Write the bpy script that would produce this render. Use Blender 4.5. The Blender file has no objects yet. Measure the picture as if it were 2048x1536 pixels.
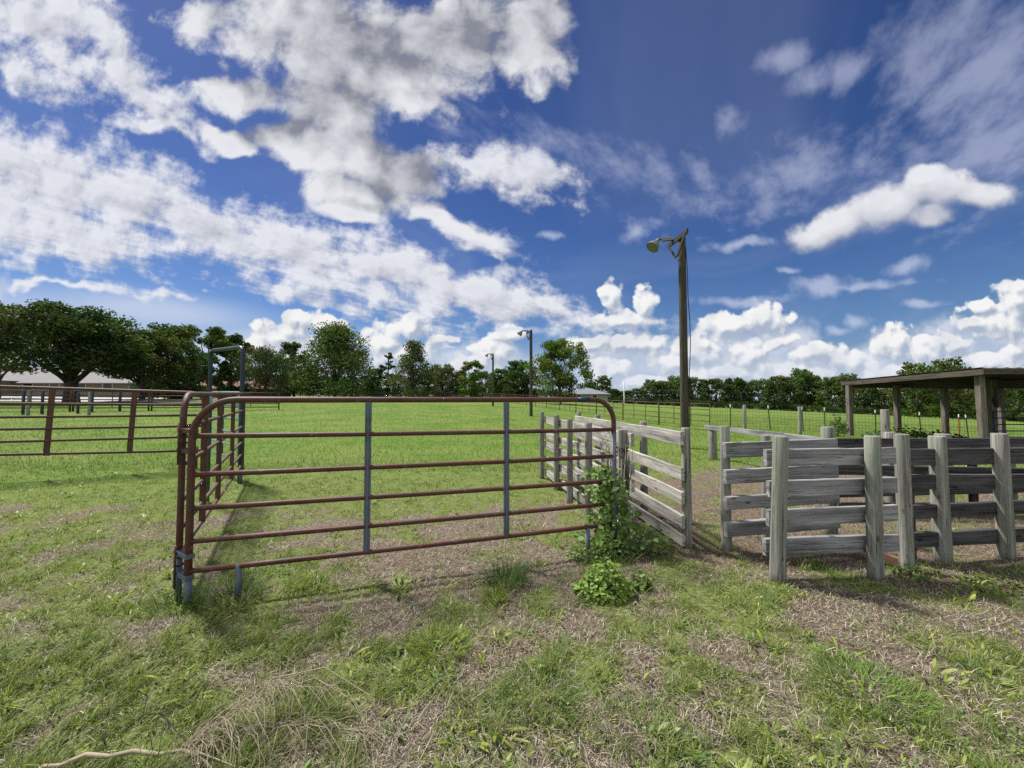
import bpy, math, random
import numpy as np
from mathutils import Vector, Matrix

random.seed(11)
RNG = np.random.default_rng(11)
S = bpy.context.scene
COL = S.collection
F, EYE = 760.0, 1.55                      # focal length in photo pixels, eye height in metres
PITCH = math.atan(27 / 760)

# ------------------------------------------------------------------ numeric noise and terrain
_TAB = np.random.default_rng(5).random((256, 256))


def vnoise(x, y):
    x = np.asarray(x, float); y = np.asarray(y, float)
    xi = np.floor(x).astype(int); yi = np.floor(y).astype(int)
    fx = x - xi; fy = y - yi
    fx = fx * fx * (3 - 2 * fx); fy = fy * fy * (3 - 2 * fy)
    a = _TAB[xi & 255, yi & 255]; b = _TAB[(xi + 1) & 255, yi & 255]
    c = _TAB[xi & 255, (yi + 1) & 255]; d = _TAB[(xi + 1) & 255, (yi + 1) & 255]
    return (a * (1 - fx) + b * fx) * (1 - fy) + (c * (1 - fx) + d * fx) * fy


def fbm(x, y, n=4):
    s = 0.0; t = 0.0; a = 1.0
    for i in range(n):
        s = s + a * vnoise(x * 2 ** i + 17.3 * i, y * 2 ** i - 9.1 * i); t += a; a *= 0.5
    return s / t


def sstep(a, b, x):
    t = np.clip((np.asarray(x, float) - a) / (b - a), 0, 1)
    return t * t * (3 - 2 * t)


def G(x, y):
    """terrain height: flat round the gate, rising gently to the far left, falling to the right"""
    x = np.asarray(x, float); y = np.asarray(y, float)
    w = sstep(5, 40, np.hypot(x, y))
    ye = np.clip(y, -20, 260); xe = np.clip(x, -170, 420)
    sp = np.logaddexp(0, xe / 5) * 5; sn = np.logaddexp(0, -xe / 5) * 5
    h = (0.014 * ye + 0.011 * sn - 0.045 * sp - 0.011 * np.clip(ye - 40, 0, None) * sstep(0, 60, x)) * w
    near = 1 - sstep(10, 22, np.hypot(x, y))
    return h + near * 0.05 * (fbm(x * 0.8 + 3, y * 0.8 + 8, 3) - 0.5)


def gz(x, y):
    return float(G(x, y))


def X(px, y):
    return (px - 1024) / F * y


def greenness(x, y):
    """how much living grass covers the ground, 0 dry thatch .. 1 green"""
    n = fbm(x * 4.2 + 40, y * 4.2 + 11, 4)
    n2 = fbm(x * 1.3 + 7, y * 1.3 + 90, 3)
    b = 0.475 + 0.14 * (1 - sstep(-2.4, -0.4, x))
    b = b + 0.75 * sstep(4.9, 6.6, y) * np.maximum(1 - sstep(0.2, 0.9, x), sstep(7.5, 10.5, y))
    b = b - 0.02 * sstep(0.3, 2.5, x) * (1 - sstep(3.0, 4.5, y))
    b = b - 0.09 * np.exp(-((y - 4.3) / 0.9) ** 2) * sstep(-2.6, -1.8, x)
    b = b - 0.15 * sstep(1.0, 1.8, x) * sstep(3.3, 3.9, y) * (1 - sstep(7.0, 9.0, y))
    b = b + 0.18 * (1 - sstep(-1.2, -0.5, x)) * (1 - sstep(1.4, 2.2, y))
    return sstep(0.26, 0.72, b + (n - 0.5) * 1.3 + (n2 - 0.5) * 0.55)


# ------------------------------------------------------------------ object helpers
def tag(o, label=None, cat=None, group=None, kind=None):
    if label: o['label'] = label
    if cat: o['category'] = cat
    if group: o['group'] = group
    if kind: o['kind'] = kind
    return o


def thing(name, label, cat, loc=(0, 0, 0), group=None, rz=0.0):
    o = bpy.data.objects.new(name, None)
    o.empty_display_size = 0.2
    COL.objects.link(o)
    o.location = loc
    o.rotation_euler = (0, 0, rz)
    return tag(o, label, cat, group)


def kids(o):
    return [c for c in bpy.data.objects if c.parent == o]


def copy_tree(o, parent=None):
    c = o.copy(); COL.objects.link(c)
    if parent is not None: c.parent = parent
    for ch in kids(o):
        copy_tree(ch, c)
    return c


class MB:
    """collects shapes into one mesh with a UV map (u along the grain, v across, in metres)"""

    def __init__(self):
        self.v, self.f, self.uv, self.sm = [], [], [], []

    def face(self, idx, uvs=None, smooth=False):
        self.f.append(tuple(idx)); self.uv.append(uvs or [(0.0, 0.0)] * len(idx)); self.sm.append(smooth)

    def ring_tube(self, rings, closed=True, caps=True, smooth=True, uo=0.0, vo=0.0, lens=None, circ=None):
        n = len(rings[0]); b = len(self.v)
        for r in rings: self.v.extend([tuple(p) for p in r])
        if lens is None:
            lens = [0.0]
            for i in range(1, len(rings)):
                lens.append(lens[-1] + (Vector(rings[i][0]) - Vector(rings[i - 1][0])).length)
        if circ is None:
            circ = [0.0]
            for k in range(n):
                circ.append(circ[-1] + (Vector(rings[0][(k + 1) % n]) - Vector(rings[0][k])).length)
        for i in range(len(rings) - 1):
            for k in range(n):
                k2 = (k + 1) % n
                self.face((b + i * n + k, b + i * n + k2, b + (i + 1) * n + k2, b + (i + 1) * n + k),
                          [(uo + lens[i], vo + circ[k]), (uo + lens[i], vo + circ[k + 1]),
                           (uo + lens[i + 1], vo + circ[k + 1]), (uo + lens[i + 1], vo + circ[k])], smooth)
        if caps:
            self.face(tuple(b + k for k in reversed(range(n))), [(uo + 0.03 * (k % 2), vo + circ[k]) for k in reversed(range(n))])
            e = b + (len(rings) - 1) * n
            self.face(tuple(e + k for k in range(n)), [(uo + 9 + 0.03 * (k % 2), vo + circ[k]) for k in range(n)])

    def tube(self, pts, r, n=8, caps=True, smooth=True):
        pts = [Vector(p) for p in pts]
        rad = r if isinstance(r, (list, tuple)) else [r] * len(pts)
        rings = []; up = None
        for i, p in enumerate(pts):
            if i == 0: t = pts[1] - p
            elif i == len(pts) - 1: t = p - pts[i - 1]
            else: t = (pts[i + 1] - p).normalized() + (p - pts[i - 1]).normalized()
            t.normalize()
            if up is None:
                ref = Vector((0, 0, 1)) if abs(t.z) < 0.9 else Vector((1, 0, 0))
                a = t.cross(ref).normalized()
            else:
                a = (up - t * up.dot(t)).normalized()
            up = a; b = t.cross(a)
            rings.append([p + (a * math.cos(q) + b * math.sin(q)) * rad[i] for q in
                          [2 * math.pi * k / n for k in range(n)]])
        self.ring_tube(rings, caps=caps, smooth=smooth, uo=random.uniform(0, 30), vo=random.uniform(0, 30))
        return self

    def bar(self, p0, p1, h, t, side=None, seg=1, jit=0.0, ch=0.004):
        """a board from p0 to p1, h along up, t thick along side, with worn chamfered edges"""
        p0 = Vector(p0); p1 = Vector(p1); d = (p1 - p0); L = d.length; d.normalize()
        if side is None:
            side = d.cross(Vector((0, 0, 1)))
            if side.length < 1e-3: side = Vector((1, 0, 0))
        side = Vector(side); side = (side - d * side.dot(d)).normalized()
        up = side.cross(d).normalized()
        if up.z < 0: up = -up
        hh, tt = h / 2, t / 2
        prof = [(-tt + ch, -hh), (tt - ch, -hh), (tt, -hh + ch), (tt, hh - ch), (tt - ch, hh), (-tt + ch, hh), (-tt, hh - ch), (-tt, -hh + ch)]
        rings = []; lens = []
        wob = [random.uniform(-1, 1) for _ in range(4)]
        for i in range(seg + 1):
            q = i / seg
            c = p0 + d * (L * q)
            o1 = jit * (wob[0] * math.sin(3.1 * q + wob[1] * 3) + random.uniform(-.3, .3))
            o2 = jit * 0.6 * wob[2] * math.sin(2.3 * q + wob[3] * 3)
            e1 = jit * random.uniform(-0.5, 0.5); e2 = jit * random.uniform(-0.5, 0.5)
            rings.append([c + side * (a + o2) + up * (b + o1 + (e1 if b > 0 else e2)) for a, b in prof]); lens.append(L * q)
        circ = [0.0]
        for k in range(8):
            a, b = prof[k], prof[(k + 1) % 8]
            circ.append(circ[-1] + math.hypot(a[0] - b[0], a[1] - b[1]))
        self.ring_tube(rings, smooth=False, uo=random.uniform(0, 40), vo=random.uniform(0, 40), lens=lens, circ=circ)
        return self

    def box(self, c, s, rz=0.0):
        c = Vector(c); d = Vector((math.cos(rz), math.sin(rz), 0)) * s[0] / 2
        return self.bar(c - d, c + d, s[2], s[1], side=(-math.sin(rz), math.cos(rz), 0), ch=min(s) * 0.04)

    def post(self, base, top, r, n=14, seg=8, jit=0.004, taper=0.95):
        base = Vector(base); top = Vector(top); d = (top - base); L = d.length; d.normalize()
        a = d.cross(Vector((0, 1, 0))).normalized(); b = d.cross(a)
        lump = [1 + random.uniform(-jit, jit) / r for _ in range(n)]
        rings = []; lens = []
        bend = random.uniform(-1, 1) * jit * 1.5; bend2 = random.uniform(-1, 1) * jit
        for i in range(seg + 1):
            q = i / seg
            rr = r * (1 + (taper - 1) * q)
            if i == seg: rr *= 0.93
            c = base + d * (L * (q if i < seg else 1)) + a * bend * math.sin(3.2 * q) + b * bend2 * math.sin(4 * q + 1)
            if i == seg - 1: c = base + d * (L - 0.008) + a * bend * math.sin(3.2 * q) + b * bend2 * math.sin(4 * q + 1)
            rings.append([c + (a * math.cos(2 * math.pi * k / n) + b * math.sin(2 * math.pi * k / n)) * rr * lump[k] for k in range(n)])
            lens.append(L * q)
        self.ring_tube(rings, uo=random.uniform(0, 40), vo=random.uniform(0, 40), lens=lens)
        return self

    def lathe(self, prof, loc=(0, 0, 0), axis=(0, 0, 1), n=20):
        axis = Vector(axis).normalized()
        ref = Vector((0, 0, 1)) if abs(axis.z) < 0.9 else Vector((1, 0, 0))
        a = axis.cross(ref).normalized(); b = axis.cross(a); loc = Vector(loc)
        rings = [[loc + axis * z + (a * math.cos(2 * math.pi * k / n) + b * math.sin(2 * math.pi * k / n)) * r for k in range(n)] for r, z in prof]
        self.ring_tube(rings, caps=False)
        return self

    def poly(self, pts, uvs=None):
        b = len(self.v); self.v.extend([tuple(p) for p in pts])
        self.face(tuple(range(b, b + len(pts))), uvs)
        return self

    def build(self, name, material, parent=None):
        off = Vector((0, 0, 0))
        if parent is not None and parent.get('_world'): off = Vector(parent['_world'])
        me = bpy.data.meshes.new(name)
        me.from_pydata([tuple(Vector(p) - off) for p in self.v], [], self.f)
        me.polygons.foreach_set('use_smooth', self.sm)
        uvl = me.uv_layers.new(name='UVMap')
        flat = [c for u in self.uv for p in u for c in p]
        uvl.data.foreach_set('uv', flat)
        me.materials.append(material)
        me.update()
        o = bpy.data.objects.new(name, me); COL.objects.link(o)
        if parent is not None:
            o.parent = parent
            if parent.get('_world'): o['_world'] = parent['_world']
        return o


def world_thing(name, label, cat, loc, group=None):
    """a thing whose parts are given in world coordinates"""
    o = thing(name, label, cat, loc, group)
    o['_world'] = [float(c) for c in loc]
    return o


# ------------------------------------------------------------------ material helpers
class NT:
    def __init__(self, tree):
        self.t = tree; self.n = tree.nodes; self.l = tree.links

    def add(self, typ, **kw):
        nd = self.n.new(typ)
        ins = kw.pop('ins', {})
        for k, v in kw.items(): setattr(nd, k, v)
        for k, v in ins.items(): self.set(nd, k, v)
        return nd

    def set(self, nd, k, v):
        s = nd.inputs[k]
        if isinstance(v, bpy.types.NodeSocket): self.l.new(v, s)
        elif isinstance(v, bpy.types.Node): self.l.new(v.outputs[0], s)
        else: s.default_value = v

    def math(self, op, a, b=None, c=None, clamp=False):
        nd = self.n.new('ShaderNodeMath'); nd.operation = op; nd.use_clamp = clamp
        for i, v in enumerate((a, b, c)):
            if v is not None: self.set(nd, i, v)
        return nd.outputs[0]

    def vmath(self, op, a, b=None, scale=None):
        nd = self.n.new('ShaderNodeVectorMath'); nd.operation = op
        self.set(nd, 0, a)
        if b is not None: self.set(nd, 1, b)
        if scale is not None: self.set(nd, 'Scale', scale)
        return nd.outputs['Value'] if op in ('LENGTH', 'DOT_PRODUCT', 'DISTANCE') else nd.outputs[0]

    def noise(self, vec, scale, detail=3.0, rough=0.5, dist=0.0, out=0, dim=None):
        nd = self.add('ShaderNodeTexNoise', ins={'Vector': vec, 'Scale': scale, 'Detail': detail, 'Roughness': rough, 'Distortion': dist})
        if dim: nd.noise_dimensions = dim
        return nd.outputs[out]

    def ramp(self, fac, stops, interp='LINEAR'):
        nd = self.n.new('ShaderNodeValToRGB'); self.set(nd, 0, fac)
        cr = nd.color_ramp; cr.interpolation = interp
        while len(cr.elements) < len(stops): cr.elements.new(0.5)
        for e, (p, c) in zip(cr.elements, stops):
            e.position = p; e.color = (c[0], c[1], c[2], 1) if isinstance(c, (tuple, list)) else (c, c, c, 1)
        return nd.outputs[0]

    def mix(self, fac, a, b, mode='MIX'):
        nd = self.n.new('ShaderNodeMix'); nd.data_type = 'RGBA'; nd.blend_type = mode
        self.set(nd, 0, fac)
        for i, v in ((6, a), (7, b)):
            if isinstance(v, (tuple, list)) and len(v) == 3: v = (*v, 1)
            self.set(nd, i, v)
        return nd.outputs[2]

    def maprange(self, v, a, b, c=0.0, d=1.0, smooth=True):
        nd = self.n.new('ShaderNodeMapRange')
        nd.interpolation_type = 'SMOOTHSTEP' if smooth else 'LINEAR'
        for i, q in enumerate((v, a, b, c, d)): self.set(nd, i, q)
        return nd.outputs[0]

    def mapping(self, vec, scale=(1, 1, 1), loc=(0, 0, 0), rot=(0, 0, 0), typ='POINT'):
        return self.add('ShaderNodeMapping', vector_type=typ, ins={'Vector': vec, 'Scale': scale, 'Location': loc, 'Rotation': rot}).outputs[0]


def new_mat(name):
    m = bpy.data.materials.new(name); m.use_nodes = True
    nt = NT(m.node_tree)
    bs = m.node_tree.nodes['Principled BSDF']
    return m, nt, bs


def wood(name, dark, light, moss=None, moss_amt=0.0, tan=None, tan_amt=0.0, rough=0.9, tone=0.0):
    m, nt, bs = new_mat(name)
    uv = nt.add('ShaderNodeTexCoord').outputs['UV']
    g1 = nt.noise(nt.mapping(uv, (1.6, 55, 1)), 1.0, 4, 0.62, 0.4)
    g2 = nt.noise(nt.mapping(uv, (0.9, 16, 1)), 1.0, 3, 0.6, 1.2)
    bl = nt.noise(nt.mapping(uv, (1.6, 5, 1)), 1.0, 4, 0.6)
    v = nt.math('ADD', nt.math('MULTIPLY', g1, 0.45), nt.math('ADD', nt.math('MULTIPLY', g2, 0.55), nt.math('MULTIPLY', bl, 0.25)))
    c = nt.ramp(v, [(0.44, dark), (0.60, tuple((p * .5 + q * .5) for p, q in zip(dark, light))), (0.76, light)])
    if tan is not None:
        tn = nt.noise(nt.mapping(uv, (1.1, 9, 1), (3, 5, 0)), 1.0, 4, 0.6)
        c = nt.mix(nt.maprange(tn, 0.62 - tan_amt, 0.72 - tan_amt * 0.6), c, tan)
    if moss is not None:
        ms = nt.noise(nt.mapping(uv, (14, 22, 1), (7, 2, 0)), 1.0, 5, 0.7)
        mb = nt.noise(nt.mapping(uv, (2.0, 5, 1), (1, 9, 0)), 1.0, 2, 0.5)
        c = nt.mix(nt.math('MULTIPLY', nt.maprange(nt.math('ADD', nt.math('MULTIPLY', ms, 0.5), nt.math('MULTIPLY', mb, 0.5)), 0.50 - moss_amt, 0.64 - moss_amt), 0.7), c, moss)
    # checks: thin dark cracks that run with the grain
    cr = nt.noise(nt.mapping(uv, (0.7, 34, 1), (11, 4, 0)), 1.0, 3, 0.5, 0.6)
    cf = nt.math('SUBTRACT', 1.0, nt.maprange(nt.math('ABSOLUTE', nt.math('SUBTRACT', cr, 0.5)), 0.0, 0.016))
    c = nt.mix(nt.math('MULTIPLY', cf, 0.8), c, tuple(q * 0.3 for q in dark))
    # knots
    vo = nt.add('ShaderNodeTexVoronoi', ins={'Vector': nt.mapping(uv, (2.3, 5.5, 1)), 'Scale': 1.0, 'Randomness': 1.0})
    kn = nt.math('SUBTRACT', 1.0, nt.maprange(vo.outputs['Distance'], 0.05, 0.11))
    c = nt.mix(nt.math('MULTIPLY', kn, 0.7), c, tuple(q * 0.4 for q in dark))
    nt.set(bs, 'Base Color', c); nt.set(bs, 'Roughness', rough); nt.set(bs, 'Specular IOR Level', 0.2)
    bh = nt.math('SUBTRACT', nt.math('ADD', g1, nt.math('MULTIPLY', g2, 0.5)), nt.math('MULTIPLY', cf, 0.6))
    nt.set(bs, 'Normal', nt.add('ShaderNodeBump', ins={'Height': bh, 'Strength': 0.35, 'Distance': 0.004}))
    return m


def rusty(name, base, rust, amt=0.5, rough=0.6, scale=9.0, third=None):
    m, nt, bs = new_mat(name)
    ob = nt.add('ShaderNodeTexCoord').outputs['Object']
    n1 = nt.noise(ob, scale, 6, 0.7, 0.3); n2 = nt.noise(ob, scale * 7, 4, 0.7)
    n3 = nt.noise(ob, scale * 0.35, 3, 0.6)
    f = nt.math('ADD', nt.math('MULTIPLY', n1, 0.6), nt.math('MULTIPLY', n2, 0.4))
    c = nt.mix(nt.maprange(f, 0.62 - amt * 0.3, 0.74 - amt * 0.35), base, rust)
    c = nt.mix(nt.math('MULTIPLY', nt.maprange(n3, 0.5, 0.68), 0.6), c, tuple(q * 0.45 for q in rust))
    if third is not None:
        n4 = nt.noise(ob, scale * 2.3, 4, 0.75)
        c = nt.mix(nt.math('MULTIPLY', nt.maprange(n4, 0.58, 0.70), 0.75), c, third)
    nt.set(bs, 'Base Color', c); nt.set(bs, 'Roughness', rough); nt.set(bs, 'Specular IOR Level', 0.35)
    nt.set(bs, 'Normal', nt.add('ShaderNodeBump', ins={'Height': f, 'Strength': 0.25, 'Distance': 0.003}))
    return m


def plain(name, col, rough=0.7, var=0.25, scale=6.0, metal=0.0):
    m, nt, bs = new_mat(name)
    ob = nt.add('ShaderNodeTexCoord').outputs['Object']
    n = nt.noise(ob, scale, 5, 0.65)
    c = nt.ramp(n, [(0.3, tuple(q * (1 - var) for q in col)), (0.7, tuple(min(1, q * (1 + var)) for q in col))])
    nt.set(bs, 'Base Color', c); nt.set(bs, 'Roughness', rough); nt.set(bs, 'Metallic', metal)
    return m


def leaf_mat(name, trans=0.3, rough=0.5, tint=(1, 1, 1), spec=0.4):
    m, nt, bs = new_mat(name)
    at = nt.add('ShaderNodeAttribute', attribute_name='tint').outputs['Color']
    c = nt.mix(1.0, at, tint, 'MULTIPLY')
    nt.set(bs, 'Base Color', c); nt.set(bs, 'Roughness', rough); nt.set(bs, 'Specular IOR Level', spec)
    tr = nt.add('ShaderNodeBsdfTranslucent', ins={'Color': nt.mix(1.0, c, (1.25, 1.35, 0.55), 'MULTIPLY')})
    mx = nt.add('ShaderNodeMixShader', ins={0: trans, 1: bs.outputs[0], 2: tr.outputs[0]})
    nt.l.new(mx.outputs[0], nt.n['Material Output'].inputs['Surface'])
    return m


M = {}
M['board'] = wood('weathered_board', (0.034, 0.036, 0.040), (0.36, 0.36, 0.36), tan=(0.22, 0.17, 0.12), tan_amt=-0.01)
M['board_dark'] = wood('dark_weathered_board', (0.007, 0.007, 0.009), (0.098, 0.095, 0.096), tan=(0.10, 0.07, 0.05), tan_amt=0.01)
M['board_pale'] = wood('pale_weathered_board', (0.10, 0.095, 0.09), (0.50, 0.48, 0.44), moss=(0.24, 0.24, 0.15), moss_amt=0.0)
M['post'] = wood('weathered_post', (0.056, 0.054, 0.048), (0.34, 0.33, 0.295), moss=(0.18, 0.225, 0.165), moss_amt=0.04, tan=(0.36, 0.26, 0.16), tan_amt=0.0)
M['pole'] = wood('pole_wood', (0.028, 0.025, 0.019), (0.098, 0.088, 0.064), moss=(0.045, 0.05, 0.033), moss_amt=0.02)
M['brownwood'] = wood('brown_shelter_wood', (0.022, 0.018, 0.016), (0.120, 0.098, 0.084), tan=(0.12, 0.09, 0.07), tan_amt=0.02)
M['shelterpost'] = wood('shelter_post_wood', (0.045, 0.038, 0.033), (0.21, 0.18, 0.155), tan=(0.17, 0.12, 0.09), tan_amt=0.01)
M['newwood'] = wood('reddish_board', (0.24, 0.12, 0.07), (0.50, 0.30, 0.20))
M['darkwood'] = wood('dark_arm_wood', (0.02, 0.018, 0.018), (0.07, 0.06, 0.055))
M['rust'] = rusty('rusty_pipe', (0.070, 0.042, 0.036), (0.092, 0.028, 0.018), 0.6, 0.60, 9.0, third=(0.17, 0.125, 0.105))
M['rust_flat'] = rusty('rusty_strap', (0.062, 0.034, 0.025), (0.095, 0.040, 0.024), 0.7, 0.7)
M['rust_far'] = rusty('old_rusty_panel', (0.065, 0.040, 0.032), (0.11, 0.05, 0.03), 0.5, 0.7, 4.0)
M['bluegrey'] = rusty('blue_grey_paint', (0.105, 0.130, 0.165), (0.11, 0.055, 0.035), 0.12, 0.5, 7.0)
M['blue'] = rusty('dark_blue_paint', (0.016, 0.032, 0.052), (0.06, 0.05, 0.045), 0.0, 0.45, 5.0)
M['teal'] = rusty('pale_teal_paint', (0.22, 0.33, 0.34), (0.16, 0.12, 0.09), 0.15, 0.5, 7.0)
M['tgreen'] = rusty('green_post_paint', (0.035, 0.06, 0.045), (0.07, 0.05, 0.035), 0.2, 0.6, 9.0)
M['galv'] = plain('galvanised_steel', (0.20, 0.20, 0.19), 0.5, 0.3, 14, 0.4)
M['white'] = plain('white_paint', (0.78, 0.78, 0.75), 0.6, 0.06)
M['redpaint'] = plain('red_paint', (0.35, 0.04, 0.03), 0.6, 0.2)
M['black'] = plain('black_cord', (0.012, 0.012, 0.013), 0.6, 0.3)
M['wire'] = plain('dull_wire', (0.07, 0.065, 0.06), 0.6, 0.3)
M['bark'] = plain('bark', (0.055, 0.043, 0.034), 0.95, 0.45, 5)
M['leaf'] = leaf_mat('tree_leaves', 0.25, 0.7, spec=0.12)
M['grass'] = leaf_mat('grass_blades', 0.35, 0.55, spec=0.22)
M['weed'] = leaf_mat('weed_leaves', 0.32, 0.5, spec=0.3)
M['straw'] = leaf_mat('dry_blades', 0.12, 0.7, spec=0.2)

# ------------------------------------------------------------------ ground: one sheet to the horizon
def ground_sheet():
    nseg = 420
    rad = [0.25]
    while rad[-1] < 2500:
        rad.append(rad[-1] + max(0.035, rad[-1] * 0.022))
    rad = np.array(rad)
    # finer angles towards the view (the sheet still closes all the way round)
    ang = np.linspace(-math.pi, math.pi, nseg, endpoint=False)
    ang = ang - 0.62 * np.sin(ang)
    R, A = np.meshgrid(rad, ang, indexing='ij')
    x = (R * np.sin(A)).ravel(); y = (R * np.cos(A)).ravel()
    z = G(x, y)
    dist = np.hypot(x, y)
    z = z + np.where(dist < 12, 0.018 * (fbm(x * 7, y * 7, 3) - 0.5), 0)
    z = np.where(dist > 420, z - (dist - 420) * 0.01, z)
    v = np.stack([x, y, z], 1)
    v = np.vstack([v, [[0, 0, gz(0, 0)]]])
    me = bpy.data.meshes.new('ground')
    nr = len(rad)
    i = np.arange(nr - 1)[:, None] * nseg; k = np.arange(nseg)[None, :]; k2 = (k + 1) % nseg
    quads = np.stack([i + k, i + nseg + k, i + nseg + k2, i + k2], -1).reshape(-1, 4)
    c = len(v) - 1
    tris = np.stack([np.full(nseg, c), np.arange(nseg), (np.arange(nseg) + 1) % nseg], 1)
    me.vertices.add(len(v)); me.vertices.foreach_set('co', v.astype(np.float32).ravel())
    loops = np.concatenate([quads.ravel(), tris.ravel()])
    me.loops.add(len(loops)); me.loops.foreach_set('vertex_index', loops.astype(np.int32))
    starts = np.concatenate([np.arange(len(quads)) * 4, len(quads) * 4 + np.arange(len(tris)) * 3])
    me.polygons.add(len(starts)); me.polygons.foreach_set('loop_start', starts.astype(np.int32))
    me.polygons.foreach_set('use_smooth', np.ones(len(starts), bool))
    me.update(calc_edges=True); me.validate()
    a = me.attributes.new('cover', 'FLOAT', 'POINT')
    a.data.foreach_set('value', np.append(greenness(x, y), 0.4).astype(np.float32))
    m, nt, bs = new_mat('pasture_soil')
    pos = nt.add('ShaderNodeNewGeometry').outputs['Position']
    cov = nt.add('ShaderNodeAttribute', attribute_name='cover').outputs['Fac']
    n1 = nt.noise(pos, 28, 6, 0.7); n2 = nt.noise(pos, 3.2, 4, 0.6); n3 = nt.noise(pos, 120, 3, 0.7)
    dry = nt.ramp(n1, [(0.30, (0.070, 0.050, 0.040)), (0.52, (0.165, 0.130, 0.105)), (0.72, (0.30, 0.255, 0.205))])
    dry = nt.mix(nt.maprange(n2, 0.45, 0.7), dry, nt.ramp(n3, [(0.35, (0.07, 0.045, 0.033)), (0.7, (0.21, 0.15, 0.11))]))
    grn = nt.ramp(n1, [(0.3, (0.075, 0.100, 0.025)), (0.7, (0.185, 0.225, 0.065))])
    # far field, mown bright green with slightly browner drifts
    f1 = nt.noise(pos, 0.35, 5, 0.65); f2 = nt.noise(pos, 9, 4, 0.7)
    far = nt.mix(nt.maprange(f1, .35, .65), (0.075, 0.150, 0.018), (0.140, 0.185, 0.042))
    far = nt.mix(nt.math('MULTIPLY', nt.maprange(f2, 0.45, 0.75), 0.45), far, (0.14, 0.17, 0.05))
    dd = nt.vmath('LENGTH', pos)
    grn = nt.mix(nt.maprange(dd, 5.0, 12.0), grn, far)
    c = nt.mix(nt.math('ADD', nt.math('MULTIPLY', nt.math('SUBTRACT', n1, 0.5), 0.8), cov, clamp=True), dry, grn)
    nt.set(bs, 'Base Color', c); nt.set(bs, 'Roughness', 0.95); nt.set(bs, 'Specular IOR Level', 0.1)
    bh = nt.math('ADD', n1, nt.math('MULTIPLY', n3, 0.5))
    nt.set(bs, 'Normal', nt.add('ShaderNodeBump', ins={'Height': bh, 'Strength': 0.8, 'Distance': 0.02}))
    me.materials.append(m)
    o = bpy.data.objects.new('ground', me); COL.objects.link(o)
    tag(o, 'patchy pasture ground of dry thatch and green grass', 'ground', kind='structure')
    return o


ground_sheet()


# ------------------------------------------------------------------ blades
def mesh_from(name, v, faces_list, tint, material):
    """v (n,3); faces_list: list of int arrays (m,k)"""
    me = bpy.data.meshes.new(name)
    me.vertices.add(len(v)); me.vertices.foreach_set('co', np.ascontiguousarray(v, np.float32).ravel())
    loops = np.concatenate([f.ravel() for f in faces_list]).astype(np.int32)
    me.loops.add(len(loops)); me.loops.foreach_set('vertex_index', loops)
    st = []; o = 0
    for f in faces_list:
        st.append(o + np.arange(len(f)) * f.shape[1]); o += f.size
    st = np.concatenate(st).astype(np.int32)
    me.polygons.add(len(st)); me.polygons.foreach_set('loop_start', st)
    me.update(calc_edges=False)
    a = me.attributes.new('tint', 'FLOAT_COLOR', 'POINT')
    a.data.foreach_set('color', np.ascontiguousarray(np.concatenate([tint, np.ones((len(tint), 1))], 1), np.float32).ravel())
    me.materials.append(material)
    return me


def blades(name, base, h, w, yaw, lean, curve, col, material, prof=(1.0, 0.9, 0.6, 0.0), ts=(0, 0.4, 0.75, 1.0), droop=0.35):
    n = len(base)
    d = np.stack([np.cos(yaw), np.sin(yaw), np.zeros(n)], 1)
    # blades are seen from any side: width axis turned at random against the lean
    tw = yaw + np.pi / 2 + RNG.normal(0, 0.5, n)
    s = np.stack([np.cos(tw), np.sin(tw), np.zeros(n)], 1)
    pts = []
    for i, t in enumerate(ts):
        out = (lean * t + curve * t * t) * h
        up = h * np.sqrt(np.clip(1 - lean ** 2 * 0.8, 0.02, 1)) * t - droop * curve * h * t ** 3
        c = base + d * out[:, None]; c[:, 2] += up
        if prof[i] > 0:
            o = s * (w * prof[i] * 0.5)[:, None]
            pts += [c - o, c + o]
        else:
            pts += [c]
    k = len(pts)
    v = np.stack(pts, 1).reshape(-1, 3)
    b = np.arange(n)[:, None] * k
    nq = (k - 1) // 2 - 1 if prof[-1] == 0 else k // 2 - 1
    fl = []
    q = [b + np.array([[2 * i, 2 * i + 1, 2 * i + 3, 2 * i + 2]]) for i in range(nq)]
    if q: fl.append(np.concatenate(q))
    if prof[-1] == 0: fl.append(b + np.array([[2 * nq, 2 * nq + 1, 2 * nq + 2]]))
    tint = np.repeat(col, k, 0)
    return mesh_from(name, v, fl, tint, material)


def wedge(n, y0, y1, margin=1.50, power=1.0):
    """random ground points in front of the camera, denser close by"""
    u = RNG.random(n)
    if power == 1.0: y = y0 * (y1 / y0) ** u          # density ~ 1/y^2
    else: y = (y0 ** power + u * (y1 ** power - y0 ** power)) ** (1 / power)
    x = RNG.uniform(-1, 1, n) * (y * margin + 0.4)
    return x, y


def link_stuff(name, me, label, cat):
    o = bpy.data.objects.new(name, me); COL.objects.link(o)
    return tag(o, label, cat, kind='stuff')


def mixcol(n, cols, w, var=0.18):
    cols = np.array(cols); idx = RNG.choice(len(cols), n, p=np.array(w) / sum(w))
    c = cols[idx] * (1 + RNG.normal(0, var, (n, 1)))
    return np.clip(c, 0.004, 0.9)


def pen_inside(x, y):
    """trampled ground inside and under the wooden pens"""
    return sstep(0.9, 1.5, x) * sstep(3.3, 3.8, y) * (1 - sstep(6.5, 9.0, y))


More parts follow.
